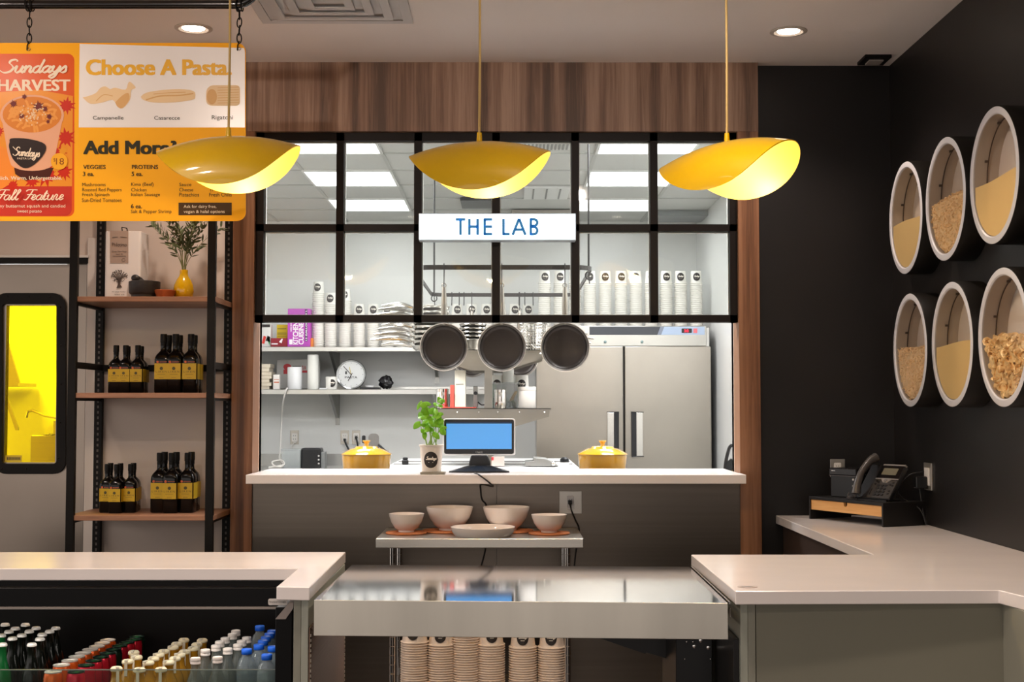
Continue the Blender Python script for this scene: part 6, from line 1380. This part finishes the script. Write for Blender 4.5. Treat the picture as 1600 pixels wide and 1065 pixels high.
def colander(px, Y, z0, lb):
    x = XX(px, Y, 530); t = thing('wire_basket', lb, 'basket', (x, Y, z0), group='wire baskets on the island shelf'); R = .085; m = MB(); H = .115
    for k in range(7): zz = z0 + H * k / 6; rr = R * (.80 + .2 * k / 6); m.tube([(x + rr * math.cos(a), Y + rr * math.sin(a), zz) for a in [2 * PI * q / 28 for q in range(28)]], .0022 if k < 6 else .004, 5, closed=True)
    for q in range(28): a = 2 * PI * q / 28; m.tube([(x + R * .8 * math.cos(a), Y + R * .8 * math.sin(a), z0), (x + R * math.cos(a), Y + R * math.sin(a), z0 + H)], .0018, 5)
    m.build('wire_mesh', pol, t); MB().lathe([(.0001, .001), (R * .8, 0), (R * .8, .003)], (x, Y, z0), 28).build('base_plate', pol, t)
colander(833, 8.2, za, 'wire basket on the upper island tier, lower of two'); colander(833, 8.215, za + .050, 'wire basket nested in the lower one on the island tier')
for k, (z_, ln) in enumerate(((.118, .24), (.145, .26), (.09, .22))):
    x = XX(862, 8.3, 530); one(MB().lathe([(.0001, 0), (.055, 0), (.062, .03), (.060, .03), (.05, .004), (.0001, .004)], (x, 8.3, za + .03 * k), 24).tube([Vector((x + .06, 8.3, za + .028 + .03 * k)), Vector((x + .15, 8.28, za + .06 + .03 * k)), Vector((x + ln, 8.27, za + .05 + .03 * k))], [.006, .010, .006], 8), 'small_saucepan', pol, '%s small steel saucepan behind the right hanging pan' % ('bottom', 'middle', 'top')[k], 'saucepan', (x, 8.3, za + .03 * k), 0, 'small saucepans on the island shelf')

# ---- hanging pot rack with pans
YA, YB2 = 7.0, 8.75; zA = ZZ(417.5, YA, 790); xa_, xb_ = XX(645, YA, 418), XX(925, YA, 418); rc_ = .10
pr_ = thing('pot_rack', 'black oblong ceiling pot rack hung on thin rods', 'pot rack', ((xa_ + xb_) / 2, (YA + YB2) / 2, zA))
loop = []
for cx_, cy_, a0 in ((xb_ - rc_, YA + rc_, -PI / 2), (xb_ - rc_, YB2 - rc_, 0), (xa_ + rc_, YB2 - rc_, PI / 2), (xa_ + rc_, YA + rc_, PI)):
    for k in range(8): a = a0 + PI / 2 * k / 7; loop.append(Vector((cx_ + rc_ * math.cos(a), cy_ + rc_ * math.sin(a), zA)))
vs = []; n = len(loop); cxy = Vector(((xa_ + xb_) / 2, (YA + YB2) / 2, zA))
m = MB()
for i, p in enumerate(loop):
    t_ = (loop[(i + 1) % n] - loop[i - 1]).normalized(); nn = Vector((t_.y, -t_.x, 0)); vs += [p + nn * .004 + Vector((0, 0, -.012)), p + nn * .004 + Vector((0, 0, .012)), p - nn * .004 + Vector((0, 0, .012)), p - nn * .004 + Vector((0, 0, -.012))]
m.add(vs, [(4 * i + k, 4 * i + (k + 1) % 4, 4 * ((i + 1) % n) + (k + 1) % 4, 4 * ((i + 1) % n) + k) for i in range(n) for k in range(4)])
m.build('ring_bar', M('rack_black', '#2c2826', .35, .3), pr_)
for x, y in ((xa_ + .02, YA + rc_ * 1.2), (xb_ - .01, YA + rc_ * 1.2), (xa_ + .02, YB2 - rc_), (xb_ - .02, YB2 - rc_)):
    MB().cyl((x, y, zA), (x, y, 3.004), .0055, seg=8).build('rod', M('rod_black', '#1d1a19', .4), pr_)
    h = MB().tube([(x + .018 * math.cos(a), y, zA - .03 + .020 * math.sin(a)) for a in [PI * .6 + k * .45 for k in range(12)]], .004, 6).tube([(x, y, zA - .012), (x + .004, y, zA - .075)], .003, 6); h.build('clip', M('rod_black', '#1d1a19', .4), pr_)
pin = M('pan_inside', '#2f2824', .36, .4, noise=.25, nscale=(420, 420, 420), bump=.25)
hs_ = M('pan_handle_steel', '#cbc5bc', .34, .9)
def hpan(px, pyc, rp, Y, zbar, label, tilt=0.):
    c = W(px, pyc, Y); R = rp * Y / F; A_ = Matrix.Rotation(PI / 2, 4, 'X')
    hk = thing('pan_hook', 'steel hook of ' + label.replace('smaller black', 'small'), 'hook', (c.x, Y, zbar)); ztopH = zbar - .095
    MB().tube([Vector(q) for q in smooth([(c.x, Y - .012, zbar - .004), (c.x, Y - .008, zbar + .016), (c.x, Y + .008, zbar + .016), (c.x, Y + .010, zbar - .02), (c.x, Y, ztopH + .02), (c.x, Y - .006, ztopH - .004), (c.x, Y + .006, ztopH - .004)], 5)], .0026, 6).build('wire', M('rod_black', '#1d1a19', .4), hk)
    t = thing('frying_pan', label, 'frying pan', c, group='hanging frying pans')
    MB().lathe([(R * .78, -.045), (R * .93, -.030), (R, .0), (R * 1.005, .003), (R * .975, .004), (R * .955, .0), (R * .90, -.022)], c, 56, A_).build('rim', hs_, t)
    MB().lathe([(R * .96, .0015), (R * .945, -.004), (R * .90, -.024), (R * .80, -.036), (R * .72, -.0385), (.0001, -.0385)], c, 56, A_).build('cooking_surface', pin, t)
    MB().lathe([(R * .86, -.040), (R * .74, -.0465), (.0001, -.0465)], c, 40, A_).build('outer_base', hs_, t)
    z0 = c.z + R * .98; pts = smooth([(c.x, Y + .012, z0 - .004), (c.x, Y + .004, z0 + .03), (c.x, Y, z0 + (ztopH - z0) * .55), (c.x, Y, ztopH - .008)], 5); n = len(pts); m = MB()
    m.tube(pts, [.0095 + .0065 * math.sin(PI * i / (n - 1)) for i in range(n)], 12); m.tube([(c.x + .011 * math.cos(a), Y, ztopH - .0 + .011 * math.sin(a)) for a in [2 * PI * k / 14 for k in range(14)]], .003, 6, closed=True); m.build('handle', M('pan_grip_steel', '#9c948a', .3, 1), t)
hpan(693.5, 542, 37.5, YA - .005, zA, 'black frying pan hanging nearest the fanned skillets')
hpan(784, 542, 38, YA - .005, zA, 'black frying pan hanging in the middle above the monitor')
hpan(883, 542, 38.5, YA - .005, zA, 'black frying pan hanging in front of the refrigerator header')
zB = zA
hpan(737, 560, 29, YB2 + .02, zB, 'smaller black frying pan hanging on the far bar behind the nearest pan')
hpan(812, 560, 29, YB2 + .02, zB, 'smaller black frying pan hanging on the far bar above the storage box')
k = 0
for px in (706, 717.5, 725, 811, 820, 833):
    x = XX(px, YB2, 462); one(MB().tube([Vector(q) for q in smooth([(x, YB2 - .012, zB - .008), (x, YB2 - .006, zB + .015), (x, YB2 + .008, zB + .012), (x, YB2 + .008, zB - .02), (x, YB2 - .002, zB - .055), (x, YB2 - .012, zB - .068), (x, YB2 - .018, zB - .055)], 5)], .003, 6), 'empty_hook', blk, '%s empty hook on the far bar of the pot rack' % ('first', 'second', 'third', 'fourth', 'fifth', 'sixth')[k], 'hook', (x, YB2, zB), 0, 'empty hooks on the pot rack'); k += 1
